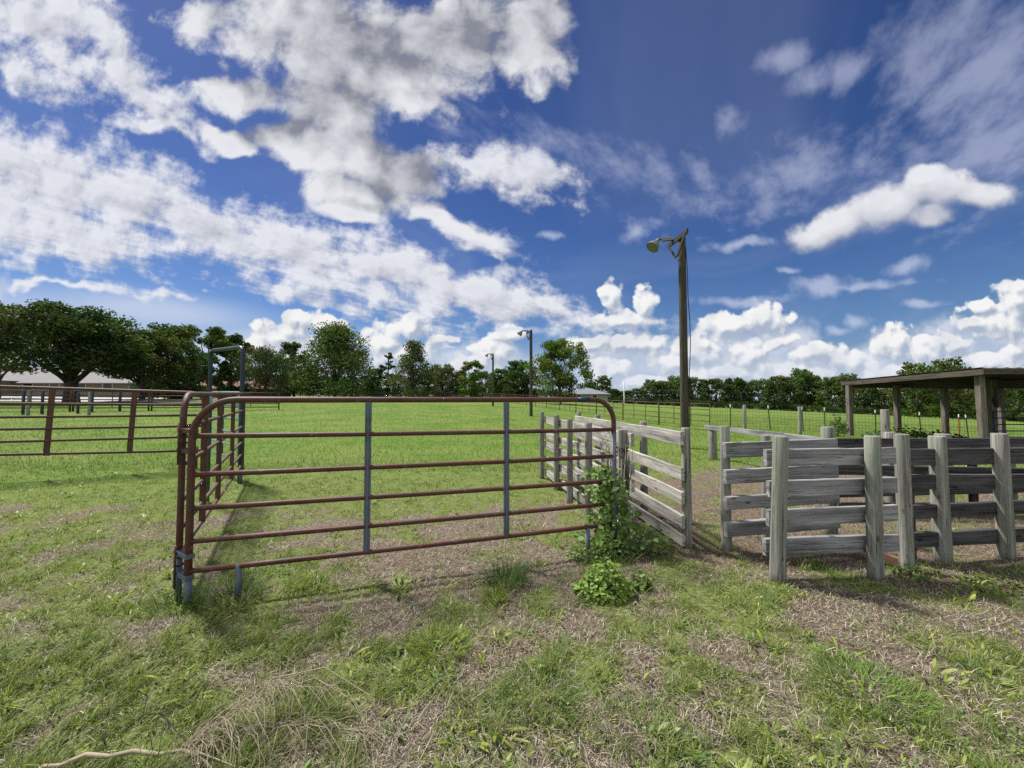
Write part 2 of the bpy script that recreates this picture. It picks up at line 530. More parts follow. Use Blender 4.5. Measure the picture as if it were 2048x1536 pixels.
def make_grass():
    # 1. living grass close to the camera, in tufts
    n = 360000
    x, y = wedge(n, 0.75, 9.0)
    g = greenness(x, y)
    tuft = fbm(x * 10 + 3, y * 10 + 70, 3)
    keep = RNG.random(n) < g * (0.12 + 0.88 * sstep(0.38, 0.62, tuft)) + 0.03
    x, y, g, tuft = x[keep], y[keep], g[keep], tuft[keep]
    n = len(x)
    long_ = (1 - sstep(-1.1, -0.4, x)) * (1 - sstep(1.4, 2.0, y)) + 0.25 * sstep(0.58, 0.72, fbm(x * 3.5 + 9, y * 3.5 + 33, 2)) * (y < 4)
    far = sstep(4.5, 9, y)
    h = RNG.gamma(5, 0.2, n) * (0.020 + 0.045 * sstep(0.42, 0.72, tuft) + 0.055 * long_ * sstep(.3, .6, tuft)) * (1 - 0.1 * far)
    w = RNG.uniform(0.0022, 0.0045, n) * (1 + 0.7 * far + 0.15 * y / 3)
    base = np.stack([x, y, G(x, y) - 0.004], 1)
    yaw = RNG.normal(0.35, 1.25, n)
    lean = RNG.uniform(0.1, 0.8, n); curve = RNG.uniform(0.1, 0.9, n)
    near = mixcol(n, [(0.105, 0.158, 0.026), (0.150, 0.205, 0.040), (0.215, 0.245, 0.075), (0.075, 0.130, 0.040), (0.31, 0.29, 0.15)], [4, 4, 2.4, 1.5, 1.4])
    bright = mixcol(n, [(0.088, 0.155, 0.020), (0.115, 0.185, 0.030), (0.065, 0.125, 0.016), (0.17, 0.20, 0.06)], [4, 3, 3, 1.5])
    f = sstep(4.8, 7.0, y)[:, None] * np.where(x < 1, 1, 0.6)[:, None]
    me = blades('grass', base, h, w, yaw, lean, curve, near * (1 - f) + bright * f, M['grass'])
    link_stuff('grass', me, 'short patchy green grass growing round the gate', 'grass')
    # 2. mown field grass further out
    n = 170000
    x, y = wedge(n, 8.0, 46.0, 1.5, 0.35)
    keep = (RNG.random(n) < 0.85) & ~((x > 1.2) & (x < 30) & (y < 9.0) & (RNG.random(n) < 0.7))
    x, y = x[keep], y[keep]; n = len(x)
    h = RNG.gamma(6, 1 / 6, n) * 0.075; w = RNG.uniform(0.006, 0.011, n) * (0.7 + y / 22)
    base = np.stack([x, y, G(x, y) - 0.006], 1)
    col = mixcol(n, [(0.085, 0.158, 0.020), (0.115, 0.190, 0.030), (0.062, 0.125, 0.015), (0.17, 0.205, 0.06)], [4, 4, 2, 1.6], 0.15)
    band = sstep(.35, .65, fbm(x * .16 + 5, y * .30 + 2, 4))[:, None]
    col = col * (1 - band * np.array([[.08, .20, .10]])) * (1 + .22 * (fbm(x * .9, y * .9, 3)[:, None] - .5))
    me = blades('field_grass', base, h, w, RNG.uniform(0, 6.283, n), RNG.uniform(0.1, 0.7, n), RNG.uniform(0.1, 0.7, n), col, M['grass'],
                prof=(1.0, 0.7, 0.0), ts=(0, 0.55, 1.0))
    link_stuff('field_grass', me, 'bright green mown grass of the wide open pasture', 'grass')
    # 3. dry thatch lying on the ground
    n = 430000
    x, y = wedge(n, 0.75, 10.0)
    g = greenness(x, y)
    keep = RNG.random(n) < (0.95 - 0.75 * g)
    x, y, g = x[keep], y[keep], g[keep]; n = len(x)
    L = RNG.gamma(4, 0.25, n) * 0.027; w = RNG.uniform(0.0014, 0.0028, n) * (1 + 0.22 * y)
    base = np.stack([x, y, G(x, y) + RNG.uniform(0.0, 0.014, n)], 1)
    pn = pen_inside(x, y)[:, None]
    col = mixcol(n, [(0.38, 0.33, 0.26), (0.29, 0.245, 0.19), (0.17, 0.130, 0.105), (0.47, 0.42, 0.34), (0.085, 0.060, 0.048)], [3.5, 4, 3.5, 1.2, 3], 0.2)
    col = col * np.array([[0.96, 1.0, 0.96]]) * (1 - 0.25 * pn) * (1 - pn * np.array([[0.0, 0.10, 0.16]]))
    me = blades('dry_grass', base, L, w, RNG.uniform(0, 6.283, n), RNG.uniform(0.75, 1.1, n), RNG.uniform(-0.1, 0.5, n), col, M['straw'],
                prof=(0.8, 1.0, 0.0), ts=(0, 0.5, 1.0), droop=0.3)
    link_stuff('dry_grass', me, 'dead tan thatch lying between the green tufts', 'dry grass')
    # 4. broad-leaved ground cover in low rosettes
    n0 = 5600
    x, y = wedge(n0, 0.9, 9.0)
    g = greenness(x, y)
    keep = RNG.random(n0) < 0.25 + 0.55 * g
    x, y = x[keep], y[keep]
    big = RNG.gamma(5, 0.2, len(x))
    kindc = RNG.random(len(x))
    k = RNG.integers(7, 17, len(x))
    cx = np.repeat(x, k); cy = np.repeat(y, k); sz = np.repeat(big, k); kc = np.repeat(kindc, k)
    n = len(cx)
    yaw = RNG.uniform(0, 6.283, n)
    sp = RNG.uniform(0, 0.05, n) * sz
    bx = cx + np.cos(yaw) * sp; by = cy + np.sin(yaw) * sp
    base = np.stack([bx, by, G(bx, by) + RNG.uniform(0, 0.02, n)], 1)
    L = RNG.uniform(0.014, 0.030, n) * sz * np.where(kc > 0.55, 1.15, 0.8)
    w = L * np.where(kc > 0.55, 0.30, 0.42)
    ca = mixcol(n, [(0.17, 0.24, 0.035), (0.22, 0.27, 0.05)], [1, 1]); cb = mixcol(n, [(0.12, 0.185, 0.055), (0.15, 0.22, 0.085)], [1, 1])
    col = np.where((kc > 0.5)[:, None], ca, cb)
    me = blades('ground_cover_weeds', base, L, w, yaw, RNG.uniform(0.35, 0.95, n), RNG.uniform(0.0, 0.7, n), col, M['weed'],
                prof=(0.35, 1.0, 0.75, 0.0), ts=(0, 0.45, 0.8, 1.0))
    link_stuff('ground_cover_weeds', me, 'low broad-leaved weeds scattered through the thin grass', 'weeds')


make_grass()

# ------------------------------------------------------------------ tubular gates and panels
def arc_frame(p, q, z0a, z0b, zta, ztb, r=0.28, n=6, r2=None):
    """points of a bent tube: up at p, round the corner, along the top, round and down at q (x,y pairs)"""
    p = Vector((p[0], p[1], 0)); q = Vector((q[0], q[1], 0)); d = (q - p).normalized()
    r2 = r2 or r
    pts = [p + Vector((0, 0, z0a)), p + Vector((0, 0, (z0a + zta - r) / 2))]
    for i in range(n + 1):
        a = math.pi / 2 * i / n
        pts.append(p + d * (r - r * math.cos(a)) + Vector((0, 0, zta - r + r * math.sin(a))))
    for i in range(n + 1):
        a = math.pi / 2 * (1 - i / n)
        pts.append(q - d * (r2 - r2 * math.cos(a)) + Vector((0, 0, ztb - r2 + r2 * math.sin(a))))
    pts += [q + Vector((0, 0, (z0b + ztb - r2) / 2)), q + Vector((0, 0, z0b))]
    return pts


def lerp2(p, q, s): return (p[0] + (q[0] - p[0]) * s, p[1] + (q[1] - p[1]) * s)


def stay(parent, p, q, s, z0, z1, w, t, mat):
    c = lerp2(p, q, s); d = Vector((q[0] - p[0], q[1] - p[1], 0)).normalized()
    m = MB()
    m.bar((c[0], c[1], z0), (c[0], c[1], z1), w, t, side=(-d.y, d.x, 0), ch=0.003)
    # welded saddle where the stay meets the tubes: a shallow rib on the face towards the camera
    n = Vector((d.y, -d.x, 0))
    m.bar((c[0] + n.x * (t / 2 + .004), c[1] + n.y * (t / 2 + .004), z0 + .01), (c[0] + n.x * (t / 2 + .004), c[1] + n.y * (t / 2 + .004), z1 - .05), w * 0.34, 0.008, side=n, ch=0.002)
    return m.build('stay', mat, parent)


def rails(parent, p, q, za, zb, r, mat, sag=0.004, ext=0.0):
    for i in range(len(za)):
        a = lerp2(p, q, -ext); b = lerp2(p, q, 1 + ext); pts = []
        for k in range(7):
            s = k / 6; c = lerp2(a, b, s)
            pts.append((c[0], c[1], za[i] + (zb[i] - za[i]) * s - sag * math.sin(math.pi * s) + random.uniform(-.0012, .0012)))
        MB().tube(pts, r, 10).build('rail', mat, parent)


# front gate
A, B = (-2.43, 2.90), (1.040, 3.90)
gate = world_thing('tube_gate', 'rusty six rail tube gate with two blue grey stays, tied to the vine covered post', 'gate', (A[0], A[1], 0))
MB().tube(arc_frame(A, B, gz(*A) - .02, 0.13, 1.532, 1.527, 0.285, 8, 0.225), 0.0245, 14).build('frame', M['rust'], gate)
rails(gate, A, B, [1.256, .966, .714, .466, .246], [1.222, .952, .705, .478, .272], 0.0205, M['rust'], 0.006)
for s in (0.3475, 0.685):
    o = stay(gate, A, B, s, 0.245, 1.515, 0.052, 0.030, M['bluegrey'])
for s in (0.089, 0.915):
    c = lerp2(A, B, s)
    MB().tube([(c[0], c[1], -.03), (c[0] + .01, c[1], .12), (c[0] + .004, c[1], .26)], 0.022, 10).build('leg', M['bluegrey'], gate)
# old blue grey paint left on the lowest part of the hinge post
MB().tube([(A[0], A[1], -.02), (A[0], A[1], .20)], 0.0254, 14).build('painted_foot', M['bluegrey'], gate)
MB().tube([(B[0], B[1], .128), (B[0], B[1], 1.19)], 0.0252, 14).build('painted_end', M['bluegrey'], gate)
# touched-up end of the top tube
d = (Vector((B[0], B[1], 0)) - Vector((A[0], A[1], 0))).normalized()
q0 = Vector((B[0], B[1], 1.5275)) - d * 0.40
MB().tube([q0, q0 + d * 0.125], 0.0253, 12).build('painted_band', M['blue'], gate)

# side panel that the gate hangs on
P, Q = (-2.575, 2.985), (-5.0, 7.1)
side = world_thing('corral_panel', 'rusty panel with brown flat stays running back from the gate hinge', 'livestock panel', (P[0], P[1], 0), 'rusty tube panels')
MB().tube(arc_frame(P, Q, gz(*P) - .02, gz(*Q) + .1, 1.575, 1.625, 0.2, 7), 0.0225, 12).build('frame', M['rust'], side)
rails(side, P, Q, [1.316, 1.02, .745, .53, .345], [1.316, 1.03, .747, .53, .326], 0.019, M['rust'])
for s in (0.19, 0.393, 0.66):
    c = lerp2(P, Q, s); d2 = Vector((Q[0] - P[0], Q[1] - P[1], 0)).normalized()
    MB().bar((c[0], c[1], .33), (c[0], c[1], 1.58), 0.048, 0.048, side=(-d2.y, d2.x, 0)).build('stay', M['rust_flat'], side)
for s in (0.06, 0.93):
    c = lerp2(P, Q, s)
    MB().tube([(c[0], c[1], gz(*c) - .02), (c[0], c[1], .35)], 0.02, 10).build('leg', M['bluegrey'], side)

MB().tube([(P[0], P[1], -.02), (P[0], P[1], .34)], 0.0232, 14).build('painted_foot', M['bluegrey'], side)
# hinge clamps between gate and side panel
for i, z in enumerate((1.235, 0.30)):
    pa_ = Vector((P[0], P[1], 0)); pb_ = Vector((A[0], A[1], 0)); dd = (pb_ - pa_).normalized()
    for zz in (z + .06, z - .095):
        MB().bar(pa_ + Vector((0, 0, zz)) - dd * .03, pb_ + Vector((0, 0, zz)) + dd * .03, 0.034, 0.056, ch=.003).build('hinge_strap', M['rust'] if i == 0 else M['bluegrey'], side)
    MB().tube([pa_ + dd * .035 + Vector((-.015, -.035, z - .20)), pa_ + dd * .035 + Vector((-.015, -.035, z + .12))], 0.008, 8).build('hinge_pin', M['rust'], side)
    for zz in (z + .02, z - .04):
        MB().lathe([(0.027, -.007), (0.034, -.004), (0.034, .004), (0.027, .007)], (P[0], P[1], zz), n=14).build('clamp_ring', M['rust'], side)

# left panel
L0, L1 = (-11.1, 6.25), (-6.73, 8.3)
lp = world_thing('corral_panel', 'wide rusty six rail panel with two broad brown stays, beyond the open grass', 'livestock panel', (L1[0], L1[1], 0), 'rusty tube panels')
tz = [1.80, 1.66]
MB().tube(arc_frame(L0, L1, .25, .2, tz[0], tz[1], 0.24, 6), 0.030, 10).build('frame', M['rust'], lp)
rails(lp, L0, L1, [1.48, 1.205, .99, .76, .56], [1.385, 1.165, .93, .70, .40], 0.026, M['rust_far'])
for px in (103, 268):
    t = (px - 1024) / F
    s = (t * L0[1] - L0[0]) / ((L1[0] - L0[0]) - t * (L1[1] - L0[1]))
    c = lerp2(L0, L1, s); d2 = Vector((L1[0] - L0[0], L1[1] - L0[1], 0)).normalized()
    MB().bar((c[0] - .05, c[1], .50 - .12 * s), (c[0] + .02, c[1], 1.79 - .13 * s), 0.088, 0.02, side=(-d2.y, d2.x, 0)).build('stay', M['rust_flat'], lp)
for s in (0.02, 0.98):
    c = lerp2(L0, L1, s)
    MB().tube([(c[0], c[1], gz(*c) - .03), (c[0], c[1], .5)], 0.024, 8).build('leg', M['rust_far'], lp)

# blue walk-through bow frame with its gate
W0, W1 = (-6.32, 7.95), (-4.88, 6.87)
bow = world_thing('bow_gate', 'tall dark blue arched frame with a small pale teal gate in it', 'gate', (W1[0], W1[1], 0))
MB().tube(arc_frame(W0, W1, gz(*W0) - .02, gz(*W1) - .02, 2.53, 2.47, 0.16, 6), 0.036, 12).build('arch_frame', M['blue'], bow)
W0i, W1i = lerp2(W0, W1, .05), lerp2(W0, W1, .95)
leaf = MB()
leaf.tube(arc_frame(W0i, W1i, .42, .38, 1.66, 1.64, .1, 5), 0.024, 10)
o = leaf.build('gate_leaf', M['teal'], bow)
for za, zb in ((1.42, 1.40), (1.18, 1.14), (.93, .90), (.70, .66), (.46, .42)):
    MB().tube([(W0i[0], W0i[1], za), (*lerp2(W0i, W1i, .5), (za + zb) / 2), (W1i[0], W1i[1], zb)], 0.020, 8).build('rail', M['teal'], o)
c = lerp2(W0i, W1i, .45)
MB().bar((c[0], c[1], .45), (c[0], c[1], 1.62), 0.085, 0.02, side=(.6, .8, 0)).build('stay', M['blue'], o)

# green steel post between side panel and bow gate
tp = world_thing('steel_post', 'dark green studded steel post standing behind the rusty side panel', 'post', (X(420, 5.6), 5.6, 0))
m = MB(); bx = X(420, 5.6)
m.bar((bx, 5.6, -.05), (bx, 5.6, 1.47), 0.045, 0.006, side=(0, 1, 0)); m.bar((bx, 5.625, -.05), (bx, 5.625, 1.47), 0.006, 0.04, side=(0, 1, 0))
for k in range(22): m.box((bx, 5.592, .12 + k * .06), (.022, .012, .018))
m.build('shaft', M['tgreen'], tp)


# ------------------------------------------------------------------ weathered wooden fences
def fence(name, label, posts, boards, loc, group='weathered wooden fences'):
    """posts: (x, y, top, radius, lean); boards: (p0, p1, z0lo, z0hi, z1lo, z1hi, side)"""
    f = world_thing(name, label, 'fence', loc, group)
    for (x, y, top, r, lean) in posts:
        MB().post((x - lean[0] * .5, y, gz(x, y) - .06), (x + lean[0] * .5, y + lean[1], top), r, 16, 9, 0.003).build('post', M['post'], f)
    for b in boards:
        p0, p1, a0, a1, b0, b1 = b[:6]
        h = ((a1 - a0) + (b1 - b0)) / 2
        MB().bar((p0[0], p0[1], (a0 + a1) / 2), (p1[0], p1[1], (b0 + b1) / 2), h, b[6] if len(b) > 6 else 0.038, seg=14, jit=0.004, ch=0.004).build('board', b[7] if len(b) > 7 else M['board'], f)
    return f


def off(p, q, d):
    """both ends moved sideways by d (to the right of p->q)"""
    v = Vector((q[0] - p[0], q[1] - p[1])).normalized()
    n = (v.y * d, -v.x * d)
    return (p[0] + n[0], p[1] + n[1]), (q[0] + n[0], q[1] + n[1])


# A: left side of the lane, gate post at its near end
def wx(px, y): return (X(px, y), y)


pa = [wx(1243.5, 4.12), wx(1176, 4.78), wx(1139, 5.62), wx(1113, 6.42), wx(1083.5, 7.35)]
tops = [1.205, 1.235, 1.235, 1.255, 1.27]
postsA = [(p[0], p[1], t, r, (0.0, 0)) for p, t, r in zip(pa, tops, (.053, .049, .046, .050, .047))]
s, e = off(pa[0], pa[-1], 0.073)
s = (s[0] - .0, s[1] - .14)
lv = [(.115, .25), (.40, .525), (.655, .785), (.915, 1.035), (1.04, 1.165)]
lvA = [(.05, .18), (.29, .42), (.55, .68), (.76, .885), (1.035, 1.17)]
bA = []
mid = ((s[0] + e[0]) / 2, (s[1] + e[1]) / 2)
for i, (a, b) in enumerate(lvA):
    k = 0.015 * ((i * 7) % 3 - 1)
    bA.append((s, mid, a + k, b + k, a + .01, b + .01, .038, M['board_pale']))
    m2 = (mid[0] + (e[0] - s[0]) * .002, mid[1] + (e[1] - s[1]) * .002)
    bA.append((m2, e, a + .012, b + .005, a + .02 + k, b + .015 + k, .038, M['board_pale']))
fence('wooden_fence', 'grey wooden fence that starts at the tied gate post and runs back along the lane', postsA, bA, (pa[0][0], pa[0][1], 0))

# B: right side of the lane, bright boards facing the gate
pb = [wx(1370, 3.98), wx(1285.5, 5.05), wx(1195, 6.35), wx(1157, 7.35)]
postsB = [(p[0], p[1], t, r, (0.0, 0)) for p, t, r in zip(pb, (1.235, 1.23, 1.26, 1.27), (.047, .047, .050, .045))]
s, e = off(pb[0], pb[-1], -0.066)
s = (s[0], s[1] - .05)
hB = [((.035, .145), (.10, .22)), ((.205, .345), (.33, .46)), ((.455, .585), (.56, .68)), ((.695, .835), (.79, .91)), ((1.06, 1.20), (1.06, 1.20))]
bB = []
for i, ((a, b), (c_, d_)) in enumerate(hB): bB.append((s, e, a, b, c_, d_, .036, M['board_pale']))
fence('wooden_fence', 'pale sunlit five board fence between the vine post and the light pole', postsB, bB, (pb[0][0], pb[0][1], 0))

# D: short run behind the front fence, board ends at its left post
pd = [wx(1449, 3.93), wx(1527, 4.14), wx(1653, 4.36)]
postsD = [(pd[0][0], pd[0][1], 1.255, .048, (.02, .03)), (pd[1][0], pd[1][1], 1.14, .043, (.02, 0)), (pd[2][0], pd[2][1], 1.215, .066, (0, 0))]
s, e = wx(1446, 3.84), wx(1668, 4.06)
bD = []
for a, b in ((.165, .305), (.425, .555), (.69, .825), (.95, 1.095)): bD.append((s, e, a + random.uniform(-.012, .012), b, a + .015, b + .02, .05))
fence('wooden_fence', 'short four board fence behind the leaning post, with tan sawn board ends', postsD, bD, (pd[0][0], pd[0][1], 0))

# F: front fence
pf = [wx(1552, 3.24), wx(1740, 3.33)]
postsF = [(pf[0][0], pf[0][1], 1.222, .058, (.055, 0)), (pf[1][0], pf[1][1], 1.215, .059, (.012, 0))]
s, e = wx(1527, 3.335), wx(1783, 3.44)
bF = []
lo = [(.182, .335, .19, .33), (.435, .575, .452, .592), (.685, .828, .70, .835), (.945, 1.100, .962, 1.10)]
dx = (-.012, 0.004, .008, 0.0)
for i, (a, b, c_, d_) in enumerate(lo):
    s_ = (s[0] + dx[i] * 2.2, s[1]); bF.append((s_, e, a, b, c_, d_, .042))
fence('wooden_fence', 'four board fence held by the leaning round post and one straight post in front', postsF, bF, (pf[0][0], pf[0][1], 0))

# G: front fence going on to the right
pg = [wx(1800, 3.50), wx(1872, 3.66), wx(1996, 3.72), wx(2140, 3.80)]
postsG = [(pg[0][0], pg[0][1], 1.215, .055, (0, 0)), (pg[1][0], pg[1][1], 1.18, .062, (-.01, 0)), (pg[2][0], pg[2][1], 1.20, .061, (-.015, 0)), (pg[3][0], pg[3][1], 1.2, .06, (0, 0))]
s, e = wx(1807, 3.62), wx(2190, 3.92)
bG = []
lo = [(.145, .272, .125, .27), (.415, .535, .40, .53), (.685, .822, .63, .765), (.905, 1.062, .89, 1.045)]
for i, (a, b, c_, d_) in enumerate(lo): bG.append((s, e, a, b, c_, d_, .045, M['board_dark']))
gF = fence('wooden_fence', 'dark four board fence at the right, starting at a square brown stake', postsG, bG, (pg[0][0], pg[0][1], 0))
x, y = wx(1812, 3.70)
MB().bar((x, y, -.05), (x, y, 1.05), .05, .05, side=(0, 1, 0)).build('stake', M['brownwood'], gF)

# E: rear side of the pen
pe = [wx(1776, 5.35), wx(1882, 5.3), wx(2010, 5.25), wx(2150, 5.2)]
postsE = [(p[0], p[1], t, .085 if i == 1 else .065, (0, 0)) for i, (p, t) in enumerate(zip(pe, (1.065, 1.045, .98, .98)))]
s, e = wx(1668, 5.2), wx(2180, 5.0)
bE = []
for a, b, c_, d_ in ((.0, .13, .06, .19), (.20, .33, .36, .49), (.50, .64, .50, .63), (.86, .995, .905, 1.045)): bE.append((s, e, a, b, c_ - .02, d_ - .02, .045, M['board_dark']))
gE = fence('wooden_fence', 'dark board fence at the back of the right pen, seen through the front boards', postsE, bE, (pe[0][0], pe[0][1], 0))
for px in (1938,):
    x, y = wx(px, 5.18); MB().bar((x, y, -.05), (x, y, .92), .09, .05, side=(0, 1, 0)).build('stake', M['darkwood'], gE)

# rail that slopes from the short thick post
rl = world_thing('post_and_rail', 'single weathered rail lying on a short thick post behind the four board fence', 'fence', (X(1423, 9.6), 9.6, gz(X(1423, 9.6), 9.6)))
x, y = wx(1423, 9.6)
MB().post((x, y, gz(x, y) - .1), (x, y, .76), .10, 16, 6, .006).build('post', M['post'], rl)
MB().bar((X(1409, 9.75), 9.75, .795), (X(1650, 6.6), 6.6, .80), .11, .06, seg=10, jit=.004).build('rail', M['board'], rl)

# loose single posts behind the pens
for px, y, top, r, lab in ((1768, 7.6, 1.31, .068, 'tall pale round post standing alone between pen and shelter'),
                           (1690, 6.3, 1.0, .06, None)):
    if lab is None: continue
    x = X(px, y)
    p = MB().post((x, y, gz(x, y) - .1), (x, y, top), r, 14, 8, .004).build('wooden_post', M['post']); tag(p, lab, 'post')

# reddish board on the ground
b = MB().bar((X(1700, 3.75), 3.75, .10), (X(1783, 3.56), 3.56, .035), .085, .04, seg=4, jit=.002).build('loose_board', M['newwood'])
tag(b, 'reddish loose board lying on the ground under the front fence', 'board')

# black cord tying the gate to its post
x, y = pa[0]
cd = MB()
def loop(z, tilt, r=.062, n=20, a0=0, a1=6.5):
    return [(x + math.cos(a) * r, y + math.sin(a) * r, z + tilt * math.cos(a)) for a in [a0 + (a1 - a0) * i / n for i in range(n + 1)]]
cd.tube(loop(1.0, -.02), .0055, 6); cd.tube(loop(.985, .03), .0055, 6); cd.tube(loop(.50, .02), .006, 6)
cd.tube([(x + .02, y - .065, .99), (x - .03, y - .075, .86), (x + .02, y - .07, .74), (x + .045, y - .06, .66), (x + .05, y - .058, .78), (x + .052, y - .055, .93)], .0055, 6)
cd.tube([(x - .06, y - .05, 1.0), (x - .09, y - .08, 1.03), (x - .12, y - .10, 1.07)], .005, 6)
tag(cd.build('tie_cord', M['black']), 'black cord wrapped round the gate post', 'cord')


# ------------------------------------------------------------------ rusty panel fence that runs away along the field
def pipe_panel(L, H, mat, nrail=5, nstay=2, r=.018, legs=True):
    root = thing('corral_panel', 'x', 'livestock panel')
    m = MB()
    m.tube([(0, 0, -.05), (0, 0, H), (L / 2, 0, H), (L, 0, H), (L, 0, -.05)], r * 1.35, 6); m.build('frame', mat, root)
    for k in range(nrail - 1):
        z = .22 + (H - .22) * k / (nrail - 1)
        MB().tube([(0, 0, z), (L, 0, z)], r, 6).build('rail', mat, root)
    for k in range(nstay):
        xx = L * (k + 1) / (nstay + 1)
        MB().bar((xx, 0, .22), (xx, 0, H), .05, .02, side=(0, 1, 0)).build('stay', mat, root)
    return root


proto = pipe_panel(4.0, 1.36, M['rust_far'])
a = Vector((9.6, 18.5)); dv = Vector((-5.5, 22.5)).normalized()
order = ['first', 'second', 'third', 'fourth', 'fifth', 'sixth', 'seventh', 'eighth', 'ninth', 'tenth', 'eleventh', 'twelfth', 'thirteenth', 'fourteenth', 'fifteenth', 'sixteenth', 'seventeenth']
for i in range(17):
    o = proto if i == 0 else copy_tree(proto)
    p = a + dv * 4.06 * i; q = p + dv * 4.0
    z0 = gz(p.x, p.y) - .04; z1 = gz(q.x, q.y) - .04
    o.location = (p.x, p.y, z0)
    o.rotation_euler = (0, -math.atan2(z1 - z0, 4.0), math.atan2(dv.y, dv.x))
    o['group'] = 'rusty panels along the field edge'
    if i == 0: o['label'] = 'rusty field edge panel nearest the wire mesh fence'
    elif i < 6: o['label'] = f'rusty field edge panel, {order[i]} counted from the wire mesh fence'
    else: o['label'] = 'small distant rusty panel in the row running toward the far trees'

# far board fence across the field
far = world_thing('board_fence', 'low dark fence across the far side of the field under the trees', 'fence', (-60, 84, gz(-60, 84)), None)
m = MB(); w_ = MB()
xs = np.arange(-78, -6, 3.0)
pp = [(float(q), 86 - .03 * float(q + 40)) for q in xs]
for q in pp:
    z = gz(*q); m.bar((q[0], q[1], z - .1), (q[0], q[1], z + 1.35), .12, .1, side=(0, 1, 0))
o = m.build('post_row', M['brownwood'], far); o['kind'] = 'stuff'
for hgt in (.4, .8, 1.2):
    MB().tube([(q[0], q[1] - .08, gz(*q) + hgt) for q in pp], .05, 5).build('rail', M['brownwood'], far)

# round pen of light panels on the left, with wooden and blue posts
pen = pipe_panel(3.6, 1.32, M['rust_far'], 5, 1, .040)
cols = ['dark', 'dark']
pts = [(-40.0, 21.0), (-36.3, 22.6), (-32.4, 23.6), (-28.6, 24.8), (-25.0, 26.4), (-21.6, 28.2), (-18.2, 30.0)]
labs = ['light panel of the far left pen, cut by the left picture edge', 'light panel of the far left pen in front of the gable', 'light panel of the far left pen before the house windows',
        'light panel of the far left pen, under the oak trunk', 'light panel of the far left pen just past the oak trunk', 'light panel of the far left pen near the arched frame']
for i in range(6):
    o = pen if i == 0 else copy_tree(pen)
    p, q = Vector(pts[i]), Vector(pts[i + 1]); dv2 = (q - p)
    o.location = (p.x, p.y, gz(p.x, p.y)); o.rotation_euler = (0, -math.atan2(gz(q.x, q.y) - gz(p.x, p.y), dv2.length), math.atan2(dv2.y, dv2.x))
    o.scale = (dv2.length / 3.75, 1, 1)
    o['group'] = 'light panels of the left pen'; o['label'] = labs[i]
for px, y, h, r, mat, lab in ((48, 21.8, 1.35, .07, 'blue', 'dark blue round post left of the grey one in the far left pen'), (58, 20.6, 1.4, .07, 'post', 'grey wooden post in the far left pen, nearest the gable'),
                              (86, 22.4, 1.35, .07, 'blue', 'dark blue post in the far left pen beside the first broad stay'), (157, 23.2, 1.25, .07, 'blue', 'dark blue post in the far left pen, under the oak'),
                              (180, 22.2, 1.35, .075, 'post', 'grey wooden post in the far left pen, right of the oak trunk'), (185.5, 24.5, 1.3, .07, 'blue', 'dark blue post standing just behind a grey one'),
                              (241, 25.5, 1.3, .075, 'darkwood', 'dark wooden post left of the second broad stay')):
    x = X(px, y); o = MB().post((x, y, gz(x, y) - .1), (x, y, gz(x, y) + h), r, 10, 4).build('pen_post', M[mat]); tag(o, lab, 'post', 'posts of the left pen')

# ------------------------------------------------------------------ wire mesh fence with white tipped steel posts
wf = world_thing('wire_fence', 'sagging wire mesh pasture fence on white tipped steel posts behind the shelter', 'fence', (X(1535, 20.5), 20.5, gz(X(1535, 20.5), 20.5)))
wy = 20.5
wires = MB()
x0, x1 = X(1418, 18.9), X(2300, 20.5)
def wfy(x): return 18.9 + (20.6 - 18.9) * min(1, (x - x0) / 3.0)
for k in range(8):
    hgt = .05 + 1.08 * (k / 7) ** 1.15
    wires.tube([(x, wfy(x), gz(x, wfy(x)) + hgt + random.uniform(-.012, .012)) for x in np.arange(x0, x1, 1.5)],   .0065, 3, caps=False)
x = x0
while x < x1:
    yy = wfy(x); wires.tube([(x, yy, gz(x, yy) + .03), (x + random.uniform(-.02, .02), yy, gz(x, yy) + 1.14)], .0052, 3, caps=False); x += .19
wires.build('wire_mesh', M['wire'], wf)
for px, ln, col in ((1457, .02, 0), (1535, -.08, 0), (1602, -.05, 0), (1647, 0, 0), (1748, 0.0, 0), (1836, -.04, 0), (1914, 0.0, 1), (1928, -.12, 0)):
    x = X(px, wfy(X(px, 20.2))); yy = wfy(x) - .03; z = gz(x, yy); top = z + 1.33
    m = MB(); m.bar((x - ln, yy, z - .1), (x, yy, top - .16), .045, .03, side=(0, 1, 0)); o = m.build('steel_post', M['redpaint'] if col else M['tgreen'], wf)
    MB().bar((x, yy, top - .16), (x + ln * .1, yy, top), .048, .034, side=(0, 1, 0)).build('white_tip', M['white'], o)
for px, hgt in ((1488, 1.32), (1598, 1.30)):
    y_ = 17.2; x = X(px, y_)
    MB().post((x, y_, gz(x, y_) - .1), (x, y_, gz(x, y_) + hgt), .07, 12, 5).build('wooden_post', M['post'], wf)

